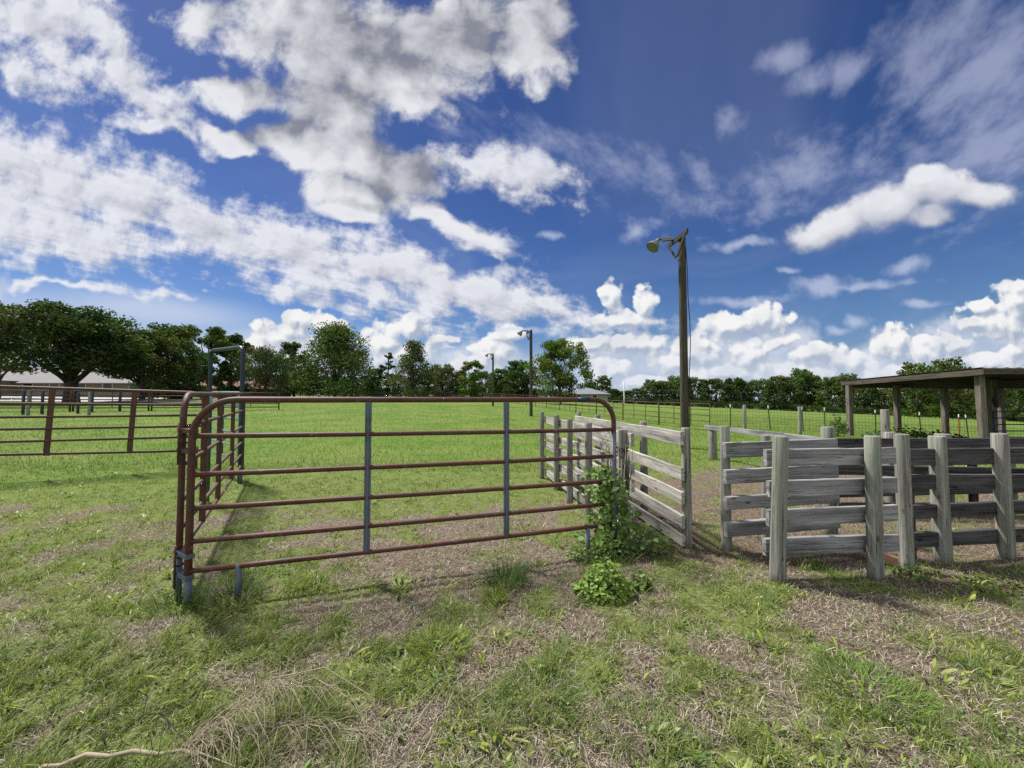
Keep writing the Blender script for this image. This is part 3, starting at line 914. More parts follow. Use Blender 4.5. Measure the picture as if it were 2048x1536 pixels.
# ------------------------------------------------------------------ flood light poles
def light_pole(x, y, H, r, label, arm_yaw, detail=True):
    z = gz(x, y)
    p = world_thing('light_pole', label, 'light pole', (x, y, z), 'wooden flood light poles')
    MB().post((x, y, z - .3), (x, y, z + H), r, 16, 14, .006, .86).build('pole', M['pole'], p)
    T = Vector((x, y, z + H))
    u = Vector((math.cos(arm_yaw), math.sin(arm_yaw), 0))          # along the cross arm, away from the lamp side end
    lp_ = Vector((-.96, .28, 0))                                     # lamp side
    sd = Vector((-.02, 0, 0))
    a0 = T + u * .66 + Vector((-r * .9, 0, -.02)); a1 = T - u * .56 + Vector((-r * .9, 0, -.02))
    MB().bar(a0, a1, .14, .05, seg=4, jit=.003).build('cross_arm', M['darkwood'], p)
    low = T + Vector((-r * 1.2, 0, -.62))
    MB().bar(a0 - u * .03 + sd, low + u * .04 + sd, .075, .04).build('brace', M['darkwood'], p)
    MB().bar(a1 + u * .08 + sd, low - u * .04 + sd, .085, .04).build('brace', M['darkwood'], p)
    b0 = T + u * .30 + Vector((-r, 0, .10))
    MB().bar(b0, b0 + lp_ * .34, .11, .10, ch=.01).build('ballast_box', M['galv'], p)
    ax = Vector((-.62, -.14, -.77)).normalized()
    lampc = b0 + lp_ * .50 + Vector((0, 0, -.06))
    k = MB()
    k.lathe([(0.045, -.15), (0.062, -.13), (0.075, -.02), (0.115, .03), (0.16, .10), (0.195, .19), (0.207, .24), (0.218, .245), (0.218, .252), (0.203, .25), (0.187, .19), (0.15, .10), (0.09, .04), (0.02, .02)], lampc, ax, 22)
    sh = k.build('lamp_shade', M['galv'], p)
    MB().lathe([(0.200, .232), (0.13, .242), (0.001, .246)], lampc, ax, 20).build('lens', M['lens'], sh)
    MB().tube([b0 + lp_ * .30, b0 + lp_ * .42 + Vector((0, 0, .03)), lampc - ax * .14], .024, 8).build('lamp_arm', M['darkwood'], p)
    if detail:
        c = MB()
        c.tube([T + Vector((r * .7, -r * .6, -.3)), T + Vector((r, -r * .7, -1.0)), T + Vector((r + .01, -r * .7, -1.9)), T + Vector((r + .06, -r * .5, -2.6)), T + Vector((r + .075, -r * .5, -3.3)), T + Vector((r + .05, -r * .6, -3.8)), T + Vector((r + .015, -r * .6, -4.3)), (x + r, y - r * .5, z + .4)], .012, 6)
        c.build('cable', M['black'], p)
    return p


m, nt, bs = new_mat('lamp_lens')
nt.set(bs, 'Base Color', (0.13, 0.14, 0.14, 1)); nt.set(bs, 'Roughness', 0.35); M['lens'] = m
light_pole(X(1368, 11.9), 11.9, 6.62 - gz(X(1368, 11.9), 11.9), .125, 'tall weathered flood light pole nearest the pens, with a bell lamp', math.pi / 2 + .08)
light_pole(X(1062, 28), 28, 6.45 - gz(X(1062, 28), 28), .125, 'smaller flood light pole beside the leafy sycamore', math.pi / 2 + .3, False)
light_pole(X(986, 44), 44, 6.55 - gz(X(986, 44), 44), .12, 'most distant and thinnest flood light pole, over the far field', math.pi / 2 + .3, False)

# thin white pole far across the pasture
x, y = X(1248, 70), 70
tag(MB().post((x, y, gz(x, y) - .1), (x, y, gz(x, y) + 4.6), .10, 8, 3).build('utility_pole', M['white']), 'thin white pole in front of the far wood line', 'pole')


# ------------------------------------------------------------------ open shelter on the right
def tin_mat():
    m, nt, bs = new_mat('tin_roof')
    ob = nt.add('ShaderNodeTexCoord').outputs['Object']
    n = nt.noise(ob, 3, 5, .7)
    nt.set(bs, 'Base Color', nt.ramp(n, [(.3, (.16, .155, .15)), (.7, (.36, .35, .33))])); nt.set(bs, 'Roughness', .5); nt.set(bs, 'Metallic', .4)
    return m


M['tin'] = tin_mat()
sx, y0, y1, xr = X(1957, 13.4), 13.4, 18.4, 25.5
sh = world_thing('open_shelter', 'open brown timber shelter with a flat tin roof and square posts', 'shelter', (sx, y0, gz(sx, y0)))
hf, hb = 2.23, 2.04                               # underside heights front and back
r = MB()
cor = [(sx - .25, y0 - .35, hf + .30), (xr, y0 - .35, hf + .28), (xr, y1 + .35, hb + .28), (sx - .25, y1 + .35, hb + .27)]
# ribbed tin sheet: closed slab of many narrow strips
n = 66
for i in range(n):
    a = i / n; b = (i + 1) / n
    def pt(s, t, dz): return (cor[0][0] + (cor[1][0] - cor[0][0]) * s, cor[0][1] + (cor[2][1] - cor[0][1]) * t, (cor[0][2] * (1 - t) + cor[3][2] * t) + dz)
    zz = .035 if i % 3 == 0 else 0
    r.poly([pt(a, 0, .03 + zz), pt(b, 0, .03 + (.035 if (i + 1) % 3 == 0 else 0)), pt(b, 1, .03 + (.035 if (i + 1) % 3 == 0 else 0)), pt(a, 1, .03 + zz)])
    r.poly([pt(a, 0, .022), pt(a, 1, .022), pt(b, 1, .022), pt(b, 0, .022)])
    r.poly([pt(a, 0, .022), pt(b, 0, .022), pt(b, 0, .03 + (.035 if (i + 1) % 3 == 0 else 0)), pt(a, 0, .03 + zz)])
r.build('tin_roof', M['tin'], sh)
u_ = MB().poly([(sx - .2, y0 - .3, hf + .315), (sx - .2, y1 + .3, hb + .285), (xr, y1 + .3, hb + .285), (xr, y0 - .3, hf + .315)])  # dark sheet below the tin: shade under the roof put in as colour
u_.build('underside_shade', M['darkwood'], sh)
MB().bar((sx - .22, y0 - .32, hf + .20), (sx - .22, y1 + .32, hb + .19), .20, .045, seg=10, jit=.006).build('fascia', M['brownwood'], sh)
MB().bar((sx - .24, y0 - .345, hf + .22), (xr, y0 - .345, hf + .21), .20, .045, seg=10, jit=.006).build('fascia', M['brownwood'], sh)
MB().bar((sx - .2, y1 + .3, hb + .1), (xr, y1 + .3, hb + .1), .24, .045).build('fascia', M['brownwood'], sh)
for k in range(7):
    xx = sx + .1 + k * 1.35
    MB().bar((xx, y0 - .3, hf + .20), (xx, y1 + .28, hb + .19), .17, .05).build('rafter', M['darkwood'], sh)  # rafters coloured dark to carry the under-roof shade
k = 0
for px, yy, top in ((1698, y1, hb), (1793, y1, hb), (1888, y1, hb), (2000, y1, hb), (2120, y1, hb)):
    x = X(px, yy)
    MB().bar((x, yy, gz(x, yy) - .2), (x, yy, top + .1), .20, .20, side=(0, 1, 0), seg=8, jit=.008, ch=.012).build('post', M['shelterpost'], sh)
x = X(1957, y0 + .05)
MB().bar((x + .07, y0, gz(x, y0) - .2), (x - .02, y0, hf + .1), .20, .18, side=(0, 1, 0), seg=8, jit=.008, ch=.015).build('post', M['shelterpost'], sh)
x = X(2140, y0 + .05)
MB().bar((x, y0, gz(x, y0) - .2), (x, y0, hf + .1), .22, .21, side=(0, 1, 0), seg=8, jit=.008, ch=.012).build('post', M['shelterpost'], sh)
# inner post with its knee brace and a dark cross wall board
x = X(1982, 15.6)
MB().bar((x, 15.6, gz(x, 15.6) - .2), (x, 15.6, hf + .05), .20, .2, side=(0, 1, 0)).build('post', M['shelterpost'], sh)
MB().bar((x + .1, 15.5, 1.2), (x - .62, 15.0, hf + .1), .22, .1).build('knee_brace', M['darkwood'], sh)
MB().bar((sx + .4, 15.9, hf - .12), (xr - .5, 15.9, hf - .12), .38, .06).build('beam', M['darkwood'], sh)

pn = pipe_panel(3.6, 1.25, M['darkmetal'] if 'darkmetal' in M else M['blue'], 5, 1, .024)
p0 = (X(1985, 15.2), 15.2)
pn.location = (p0[0], p0[1], gz(*p0) + .12); pn.rotation_euler = (0, 0, .05)
pn['label'] = 'dark tube panel hung between the posts of the open shelter'; pn['group'] = 'dark panels at the shelter'


# ------------------------------------------------------------------ buildings far off
def box_house(name, label, cat, cx, cy, L, W, wall_h, ridge_h, yaw, wall, roof, wins, z=None, hip=False, over=.5, door=None):
    z = gz(cx, cy) if z is None else z
    h = thing(name, label, cat, (cx, cy, z), rz=yaw)
    w = MB()
    a, b = L / 2, W / 2
    w.poly([(-a, -b, -.5), (a, -b, -.5), (a, -b, wall_h), (-a, -b, wall_h)])
    w.poly([(a, b, -.5), (-a, b, -.5), (-a, b, wall_h), (a, b, wall_h)])
    for s in (-1, 1):
        pts = [(s * a, b * s * -1, -.5), (s * a, b * s, -.5), (s * a, b * s, wall_h)]
        if not hip: pts.append((s * a, 0, ridge_h))
        pts.append((s * a, b * s * -1, wall_h))
        w.poly(pts)
    w.build('wall', wall, h)
    r = MB(); e = over; t = .14
    k = (ridge_h - wall_h) / b
    ze = wall_h - k * e
    ra = a + e
    rt = ra if not hip else a - b
    for s in (-1, 1):
        for dz, fl in ((t, 1), (0.0, -1)):
            pts = [(-ra, s * (b + e), ze + dz), (ra, s * (b + e), ze + dz), (rt, 0, ridge_h + dz), (-rt, 0, ridge_h + dz)]
            if s * fl > 0: pts = pts[::-1]
            r.poly(pts)
        r.poly([(-ra, s * (b + e), ze), (ra, s * (b + e), ze), (ra, s * (b + e), ze + t), (-ra, s * (b + e), ze + t)])
    for s in (-1, 1):
        if hip:
            r.poly([(s * ra, -(b + e), ze + t), (s * ra, b + e, ze + t), (s * rt, 0, ridge_h + t)])
            r.poly([(s * ra, -(b + e), ze), (s * ra, b + e, ze), (s * ra, b + e, ze + t), (s * ra, -(b + e), ze + t)])
        else:
            for q in (-1, 1):
                r.poly([(s * ra, q * (b + e), ze), (s * ra, q * (b + e), ze + t), (s * ra, 0, ridge_h + t), (s * ra, 0, ridge_h)])
    r.build('roof', roof, h)
    for (x, y, ww, hh, zc, face) in wins:
        m = MB(); g = MB()
        if face == 'front':
            m.bar((x - ww / 2 - .06, -b - .02, zc + hh / 2 + .05), (x + ww / 2 + .06, -b - .02, zc + hh / 2 + .05), .1, .1)
            m.bar((x - ww / 2 - .06, -b - .02, zc - hh / 2 - .05), (x + ww / 2 + .06, -b - .02, zc - hh / 2 - .05), .1, .12)
            for q in (-1, 1): m.bar((x + q * ww / 2, -b - .02, zc - hh / 2), (x + q * ww / 2, -b - .02, zc + hh / 2), .08, .1, side=(0, 1, 0))
            g.bar((x - ww / 2, -b - .012, zc), (x + ww / 2, -b - .012, zc), hh, .03)
        else:
            m.bar((a + .02, y - ww / 2 - .06, zc + hh / 2 + .05), (a + .02, y + ww / 2 + .06, zc + hh / 2 + .05), .1, .1)
            m.bar((a + .02, y - ww / 2 - .06, zc - hh / 2 - .05), (a + .02, y + ww / 2 + .06, zc - hh / 2 - .05), .1, .1)
            g.bar((a + .012, y - ww / 2, zc), (a + .012, y + ww / 2, zc), hh, .03)
        f = m.build('window', M['white'], h); g.build('pane', M['glass'], f)
    if door:
        m = MB(); m.bar((door - .5, -b - .02, 1.0), (door + .5, -b - .02, 1.0), 2.05, .06); m.build('door', M['white'], h)
    return h


m, nt, bs = new_mat('dark_glass'); nt.set(bs, 'Base Color', (.015, .018, .02, 1)); nt.set(bs, 'Roughness', .08); M['glass'] = m


def roof_mat(name, c, rib=2.5):
    m, nt, bs = new_mat(name)
    ob = nt.add('ShaderNodeTexCoord').outputs['Object']
    wv = nt.add('ShaderNodeTexWave', ins={'Vector': ob, 'Scale': rib, 'Distortion': 0.0}).outputs['Fac']
    n = nt.noise(ob, .8, 5, .7)
    cc = nt.mix(nt.math('MULTIPLY', nt.maprange(n, .4, .7), .5), c, tuple(q * .65 for q in c))
    cc = nt.mix(nt.math('MULTIPLY', nt.maprange(wv, .85, 1.0), .35), cc, tuple(q * .5 for q in c))
    nt.set(bs, 'Base Color', cc); nt.set(bs, 'Roughness', .75); nt.set(bs, 'Specular IOR Level', .2)
    return m


M['greyroof'] = roof_mat('grey_metal_roof', (.190, .182, .190)); M['redroof'] = roof_mat('red_metal_roof', (.17, .06, .05)); M['slateroof'] = roof_mat('grey_shingle_roof', (.19, .20, .23), 1.0)
M['siding'] = plain('beige_siding', (.20, .185, .16), .8, .08, .4); M['whitewall'] = plain('pale_siding', (.28, .27, .24), .8, .05, .4); M['brick'] = plain('brown_brick', (.16, .10, .08), .9, .15, .6)

# long low house on the left: main wing and a gabled end wing
hz = gz(X(170, 66), 66) - .15
hw = [(-13 + i * 4.2, 0, 1.5, 1.2, 1.75, 'front') for i in range(7)]
main = box_house('ranch_house', 'long low house with a pale metal roof behind the spreading oak', 'house', X(185, 68), 68, 26, 11, 2.6, 5.3, .04, M['siding'], M['greyroof'], hw, hz, True, .8, -8)
g = MB()                                             # gabled end wing, part of the same house
gx, gy0 = -11.6, -9.2
def gable_wing(h):
    w = MB(); a = 5.2
    w.poly([(gx - a, gy0, -.5), (gx + a, gy0, -.5), (gx + a, gy0, 2.7), (gx, gy0, 4.35), (gx - a, gy0, 2.7)])
    for s in (-1, 1): w.poly([(gx + s * a, gy0, -.5), (gx + s * a, -4.3, -.5), (gx + s * a, -4.3, 2.7), (gx + s * a, gy0, 2.7)])
    w.build('gable_wall', M['whitewall'], h)
    r = MB()
    for s in (-1, 1):
        for dz in (.02, .16): r.poly([(gx, gy0 - .5, 4.40 + dz), (gx + s * 5.9, gy0 - .5, 2.50 + dz), (gx + s * 5.9, -2.4, 2.50 + dz), (gx, -2.4, 4.40 + dz)])
        r.poly([(gx, gy0 - .5, 4.42), (gx + s * 5.9, gy0 - .5, 2.52), (gx + s * 5.9, gy0 - .5, 2.66), (gx, gy0 - .5, 4.56)])
        r.poly([(gx + s * 5.9, gy0 - .5, 2.52), (gx + s * 5.9, -2.4, 2.52), (gx + s * 5.9, -2.4, 2.66), (gx + s * 5.9, gy0 - .5, 2.66)])
    r.build('gable_roof', M['greyroof'], h)
    for xx in (gx - 2.6, gx + 1.9):
        f = MB().bar((xx - .75, gy0 - .03, 1.6), (xx + .75, gy0 - .03, 1.6), 1.35, .08).build('window', M['white'], h)
        MB().bar((xx - .66, gy0 - .062, 1.6), (xx + .66, gy0 - .062, 1.6), 1.2, .03).build('pane', M['glass'], f)
gable_wing(main)
barn = box_house('red_roof_barn', 'low barn with a faded red metal roof under the trees', 'barn', X(492, 74), 74, 13.5, 7, 1.65, 2.9, .12, M['brick'], M['redroof'], [(-3.5, 0, 1.2, 1, 1.1, 'front'), (2, 0, 1.2, 1, 1.1, 'front')], gz(X(492, 74), 74) + .1, False, .8)
far_house = box_house('grey_roof_house', 'small grey roofed house half hidden by the leafy sycamore', 'house', X(1172, 92), 92, 9, 8, 2.0, 3.3, -.1, M['whitewall'], M['slateroof'], [(-2, 0, 1.1, 1, 1.2, 'front'), (1.6, 0, 1.1, 1, 1.2, 'front')], gz(X(1172, 92), 92) + .1, True, .7)
# pale gravel lot in front of the long house
m, nt, bs = new_mat('pale_gravel')
pos = nt.add('ShaderNodeNewGeometry').outputs['Position']
nt.set(bs, 'Base Color', nt.ramp(nt.noise(pos, 2.5, 6, .75), [(.3, (.26, .25, .25)), (.7, (.42, .40, .40))])); nt.set(bs, 'Roughness', .95)
g = MB()
xs = np.linspace(-110, -38, 25)
for i in range(24):
    for j in range(6):
        ya = 40 + j * 3.2; yb = ya + 3.2
        q = [(xs[i], ya), (xs[i + 1], ya), (xs[i + 1], yb), (xs[i], yb)]
        g.poly([(a, b, gz(a, b) + .05) for a, b in q])
tag(g.build('gravel_lot', m), 'pale gravel lot in front of the long low house', 'gravel lot', kind='structure')

# ------------------------------------------------------------------ trees
def leaf_cloud(centers, radii, counts, size, cols, flat=0.75, aspect=0.6, upbias=0.35):
    """many small leaf faces gathered in clumps; returns vertices and per-vertex colours"""
    cs = np.repeat(np.array(centers), counts, 0); rs = np.repeat(np.array(radii), counts)
    n = len(cs)
    p = RNG.normal(0, 1, (n, 3)); p /= np.linalg.norm(p, axis=1, keepdims=True)
    rad = RNG.random(n) ** 0.45
    p = p * rad[:, None] * rs[:, None]; p[:, 2] *= flat
    p += cs
    nrm = RNG.normal(0, 1, (n, 3)); nrm[:, 2] += upbias * 2; nrm /= np.linalg.norm(nrm, axis=1, keepdims=True)
    t = np.cross(nrm, RNG.normal(0, 1, (n, 3))); t /= np.linalg.norm(t, axis=1, keepdims=True)
    b = np.cross(nrm, t)
    s = size * RNG.uniform(0.6, 1.35, n)
    a = t * (s * 0.5)[:, None]; c = b * (s * 0.5 * aspect)[:, None]
    fold = nrm * (s * 0.12)[:, None]
    v = np.stack([p - a, p + c + fold, p + a, p - c + fold], 1).reshape(-1, 3)
    cc = np.repeat(np.repeat(cols, counts, 0) * (1 + RNG.normal(0, 0.22, (n, 1))), 4, 0)
    return v, np.clip(cc, 0.004, 0.5)


def leaf_mesh(name, v, c, mat):
    q = np.arange(len(v)).reshape(-1, 4)
    return mesh_from(name, v, [q], c, mat)


def tree_parts(kind, H, W, seed, leaf, n, col, trunk_h=None, trunk_r=None, top=0.5, low=0.12, gaps=0.0, mat=None):
    """trunk with limbs and a leafy crown; returns (trunk mesh builder, crown mesh)"""
    rs = random.Random(seed)
    trunk_h = trunk_h or H * 0.25; trunk_r = trunk_r or H * 0.022
    m = MB()
    base_z = H * low
    clumps = []
    def env(t):
        """half width of the crown at height fraction t of the crown"""
        if kind == 'oak': return (max(0, 1 - (abs(t - .42) / .62) ** 2.4)) ** .5
        if kind == 'airy': return (max(0, 1 - (abs(t - .40) / .62) ** 2.0)) ** .6
        if kind == 'full': return (max(.03, 1 - t) ** .62) * min(1, .55 + t * 2.2)
        if kind == 'cone': return max(.08, (1 - t) ** .8) * min(1, .45 + t * 3)
        if kind == 'pine': return .35 + .65 * math.sin(min(1, t * 1.1) * math.pi) if t > .35 else .12
        return (max(0, 1 - (abs(t - .45) / .58) ** 2.2)) ** .5
    ncl = {'oak': 110, 'round': 80, 'cone': 75, 'full': 95, 'airy': 105, 'pine': 34, 'loose': 46, 'willow': 80}[kind]
    lobes = [(rs.uniform(0, 6.28), rs.uniform(.2, .95), rs.uniform(.75, 1.18)) for _ in range(9)]
    for i in range(ncl):
        t = rs.random() ** .85
        ang = rs.uniform(0, 6.283)
        f = rs.random() ** (.56 if kind in ('airy', 'full', 'cone', 'loose') else .45)
        lob = 1.0
        for la, lt, lk in lobes:
            dd = math.cos(ang - la) * .5 + .5 - abs(t - lt)
            if dd > .55: lob = max(.7, min(1.25, lob * (1 + (lk - 1) * .8)))
        rr = env(t) * W * .5 * f * lob
        z = base_z + (H - base_z) * t * (0.96 + .06 * lob)
        cr = W * {'oak': .11, 'round': .12, 'cone': .12, 'full': .10, 'airy': .085, 'pine': .13, 'loose': .12, 'willow': .12}[kind] * rs.uniform(.65, 1.3)
        clumps.append((rr * math.cos(ang), rr * math.sin(ang), z - cr * .3, cr))
    # trunk and limbs
    lean = rs.uniform(-.03, .03) * H
    m.tube([(0, 0, -.4), (lean * .1, 0, trunk_h * .3), (lean * .4, lean * .2, trunk_h), (lean * .7, 0, trunk_h + (H - trunk_h) * .45), (lean, 0, H * .9)],
           [trunk_r * 1.35, trunk_r, trunk_r * .85, trunk_r * .45, trunk_r * .08], 9)
    for k in range(14 if kind != 'pine' else 8):
        cx, cy, cz, cr = rs.choice(clumps)
        s = rs.uniform(.55, 1.0) * trunk_h if cz > trunk_h else trunk_h * .8
        if cz < s: continue
        p0 = Vector((lean * .3, 0, s)); p3 = Vector((cx, cy, cz))
        p1 = p0.lerp(p3, .4) + Vector((0, 0, (cz - s) * .08)); p2 = p0.lerp(p3, .75) + Vector((rs.uniform(-.04, .04) * W, rs.uniform(-.04, .04) * W, (cz - s) * .10))
        m.tube([p0, p1, p2, p3], [trunk_r * .5, trunk_r * .34, trunk_r * .2, trunk_r * .05], 6)
    cnt = np.array([max(8, int(n / ncl * (c[3] / (W * .11)) ** 2 * rs.uniform(.6, 1.2))) for c in clumps])
    cols = np.array([[q * rs.uniform(.75, 1.25) for q in col] for _ in clumps])
    # some clumps are fresher and yellower than others (a property of the leaves)
    fr = np.array([rs.random() for _ in clumps])[:, None]
    cols = cols * (1 + (fr > .7) * np.array([[.35, .28, .02]]))
    v, c = leaf_cloud([q[:3] for q in clumps], [q[3] for q in clumps], cnt, leaf, cols, .72 if kind != 'willow' else 1.1, .62)
    return m, leaf_mesh('crown', v, c, mat or M['leaf'])


def plant_tree(label, parts, x, y, dz=0.0, name='broadleaf_tree', group='trees beyond the field', rz=0.0, sc=(1, 1, 1)):
    t = thing(name, label, 'tree', (x, y, gz(x, y) + dz), group, rz)
    m, cr = parts
    m.build('trunk', M['bark'], t)
    o = bpy.data.objects.new('crown', cr); COL.objects.link(o); o.parent = t
    t.scale = sc
    return t


def by_px(pxc, wpx, top, y, kind, leaf, n, col, label, seed, low=.12, name='broadleaf_tree', trunk_h=None, trunk_r=None, dz=0.0, **kw):
    x = X(pxc, y); z0 = gz(x, y)
    H = EYE + (795 - top) / F * y - z0
    W = wpx / F * y
    t = plant_tree(label, tree_parts(kind, H, W, seed, leaf, n, col, trunk_h, trunk_r, low=low, **kw), x, y, dz, name)
    t['H'] = H
    return t


DK = (0.042, 0.070, 0.020); MD = (0.062, 0.096, 0.025); GY = (0.080, 0.108, 0.050); LT = (0.105, 0.160, 0.038)
by_px(143, 275, 622, 38, 'oak', .30, 30000, (.042, .064, .023), 'large spreading oak with a forked dark trunk in front of the long house', 1, .47, 'oak_tree', 2.9, .55)
by_px(-5, 190, 612, 50, 'oak', .36, 13000, MD, 'tall tree cut by the left picture edge, left of the spreading oak', 2, .34, 'oak_tree')
by_px(284, 132, 664, 46, 'oak', .32, 14000, DK, 'dark low-skirted tree just right of the spreading oak, over the house end', 3, .37, 'oak_tree', 2.2, .28)
by_px(345, 135, 655, 54, 'round', .36, 13000, (.054, .090, .026), 'pointed dark tree between the oak and the arched frame', 4, .06)
by_px(418, 110, 660, 64, 'loose', .42, 9000, MD, 'loose-topped tree seen through the tall arched frame', 5, .1)
by_px(462, 70, 672, 70, 'round', .44, 6000, DK, 'dark narrow tree just right of the tall arched frame', 6, .08)
by_px(532, 105, 702, 64, 'willow', .30, 9500, GY, 'grey green feathery tree with a thin forked trunk by the red roofed barn', 7, .22, 'feathery_tree', 2.6, .2)
by_px(588, 70, 686, 82, 'loose', .50, 4200, MD, 'loose open tree between the feathery tree and the biggest rounded tree', 8, .15)
by_px(670, 262, 654, 80, 'full', .44, 30000, (.058, .094, .022), 'biggest full rounded tree near the middle of the far field edge', 9, .05)
by_px(752, 52, 738, 96, 'round', .5, 3500, DK, 'low dark tree right of the biggest rounded tree', 10, .05)
by_px(775, 40, 706, 98, 'pine', .5, 1900, DK, 'thin pine with a small round top, poking above its neighbours', 11, .05, 'pine_tree', 10.0, .2)
by_px(826, 135, 684, 86, 'full', .45, 9500, GY, 'grey green twin-peaked tree right of the thin pine', 12, .06)
by_px(887, 78, 730, 90, 'round', .45, 6000, GY, 'low rounded grey green tree left of the farthest light pole', 13, .02)
by_px(944, 58, 724, 86, 'loose', .45, 4000, LT, 'pale green small tree just left of the farthest light pole', 14, .12)
by_px(1000, 52, 740, 96, 'round', .5, 3500, MD, 'low tree behind the farthest light pole', 15, .03)
by_px(1037, 86, 722, 92, 'round', .45, 8500, DK, 'dark dome shaped tree behind the middle light pole', 16, .02)
by_px(1121, 116, 683, 62, 'round', .36, 11000, (.088, .130, .030), 'leafy sycamore with sky showing through, right of the middle light pole', 17, .10, 'sycamore_tree', 2.4, .18)
by_px(1207, 42, 752, 150, 'round', .7, 2500, MD, 'small far round tree behind the grey roofed house', 18, .03)
by_px(1178, 40, 766, 140, 'round', .7, 2000, MD, 'small tree left of the grey house roof, behind the sycamore', 19, .03)

# rows of far trees: a few crowns shared between many trees
protos = []
for k, (kind, n, col) in enumerate((('round', 3600, (.060, .092, .027)), ('oak', 3600, (.068, .106, .030)), ('cone', 3200, (.056, .088, .028)), ('round', 3400, (.076, .112, .032)))):
    m, cr = tree_parts(kind, 10.0, 9.0, 40 + k, .55, n, col, 2.2, .18, low=.06)
    t = thing('far_tree', 'x', 'tree', (0, 0, 0)); m.build('trunk', M['bark'], t)
    o = bpy.data.objects.new('crown', cr); COL.objects.link(o); o.parent = t
    protos.append(t)
used = [False] * 4


def far_tree(px, y, top, wpx, label, group, k):
    x = X(px, y); z0 = gz(x, y)
    H = EYE + (795 - top) / F * y - z0; W = wpx / F * y
    if used[k]: t = copy_tree(protos[k])
    else: t = protos[k]; used[k] = True
    t.location = (x, y, z0 - .2); t.scale = (W / 9.0, W / 9.0, H / 10.0); t.rotation_euler = (0, 0, random.uniform(0, 6.28))
    t['label'] = label; t['group'] = group


rr = random.Random(3)
# understory behind the left and middle trees
for i in range(26):
    px = -30 + i * 43 + rr.uniform(-10, 10)
    far_tree(px, 112 + rr.uniform(-8, 10), (738 if px < 620 else 750) + rr.uniform(-10, 8), 62, 'dark tree in the shaded row closing the gaps behind the field edge trees', 'back row of trees', i % 4)
# far wood line across the right hand pasture
px = 1228
i = 0
while px < 2075:
    t = (px - 1024) / F
    top = np.interp(px, [1220, 1260, 1300, 1330, 1400, 1440, 1520, 1560, 1600, 1640, 1690, 1760, 1820, 2080],
                    [775, 770, 764, 752, 757, 762, 764, 757, 752, 757, 756, 772, 768, 772]) + rr.uniform(-9, 9)
    y = 205 + rr.uniform(-12, 22)
    far_tree(px, y, top, rr.uniform(44, 66), 'dark green tree in the far wood line across the pasture', 'far wood line', rr.choice([0, 1, 2, 3]))
    px += rr.uniform(17, 27); i += 1
for px, top, w, lab in ((1598, 739, 62, 'tallest crown in the far wood line, left of the shelter'), (1352, 752, 40, 'crown of the far wood line beside the nearest light pole')):
    far_tree(px, 232, top, w, lab, 'far wood line', 1)
# trees behind the shelter
for px, top, w, lab in ((1835, 728, 80, 'taller tree showing above the left part of the shelter roof'), (1893, 720, 90, 'tallest tree rising above the shelter roof'),
                        (1990, 748, 60, 'treetop just showing above the front edge of the shelter roof'), (2060, 748, 60, 'tree at the right picture edge behind the shelter')):
    far_tree(px, 150, top, w, lab, 'trees behind the shelter', 3 if w > 70 else 1)
for t, u in zip(protos, used):
    assert u
# a low dark hedge line at the foot of the far wood
v, c = leaf_cloud([(X(q, 196), 196 + 3 * math.sin(q), gz(X(q, 196), 196) + 1.6) for q in range(1225, 2090, 7)], [2.6] * 124, [150] * 124, .7, np.array([[.038, .058, .018]] * 124), .8)
o = bpy.data.objects.new('undergrowth', leaf_mesh('undergrowth', v, c, M['leaf'])); COL.objects.link(o)
tag(o, 'dark undergrowth along the foot of the far wood line', 'undergrowth', kind='stuff')
v, c = leaf_cloud([(X(q, 99), 99 + 2 * math.sin(q), gz(X(q, 99), 99) + 1.3) for q in range(280, 1200, 11)], [1.9] * 84, [170] * 84, .45, np.array([[.036, .056, .018]] * 84), .9)
o = bpy.data.objects.new('undergrowth', leaf_mesh('undergrowth', v, c, M['leaf'])); COL.objects.link(o)
tag(o, 'shaded brush under the trees on the far side of the field', 'undergrowth', kind='stuff')


# ------------------------------------------------------------------ plants near the camera
def lobed_leaves(pos, size, nrm, col):
    """broad pointed leaves with a folded midrib: 2 quads + tips, vertices ordered per leaf"""
    n = len(pos)
    nrm = nrm / np.linalg.norm(nrm, axis=1, keepdims=True)
    t = np.cross(nrm, RNG.normal(0, 1, (n, 3))); t /= np.linalg.norm(t, axis=1, keepdims=True)
    b = np.cross(nrm, t)
    P = []
    for a, w, h in ((-.5, 0, 0), (-.28, .42, .10), (.12, .38, .10), (.55, 0, -.12), (.12, -.38, .10), (-.28, -.42, .10), (-.1, 0, -.02)):
        P.append(pos + t * (size * a)[:, None] + b * (size * w)[:, None] + nrm * (size * h)[:, None])
    v = np.stack(P, 1).reshape(-1, 3)
    base = np.arange(n)[:, None] * 7
    tri = np.concatenate([base + np.array([[0, 6, 1]]), base + np.array([[0, 5, 6]])])
    quad = np.concatenate([base + np.array([[1, 6, 3, 2]]), base + np.array([[6, 5, 4, 3]])])
    return v, [tri, quad], np.repeat(np.clip(col, .004, .6), 7, 0)


def leafy(name, label, cat, pos, nrm, size, cols, stems, loc, stem_mat):
    root = world_thing(name, label, cat, loc)
    v, fl, c = lobed_leaves(pos - np.array(loc), size, nrm, cols)
    o = bpy.data.objects.new('leaves', mesh_from('leaves', v, fl, c, M['weed'])); COL.objects.link(o); o.parent = root
    m = MB()
    for s in stems: m.tube(s, [.006] * (len(s) - 1) + [.002], 5)
    m.build('stem', stem_mat, root)
    return root


M['stem'] = plain('green_stem', (.10, .13, .04), .7, .2, 10); M['drystem'] = plain('dry_stem', (.30, .25, .18), .85, .25, 10)
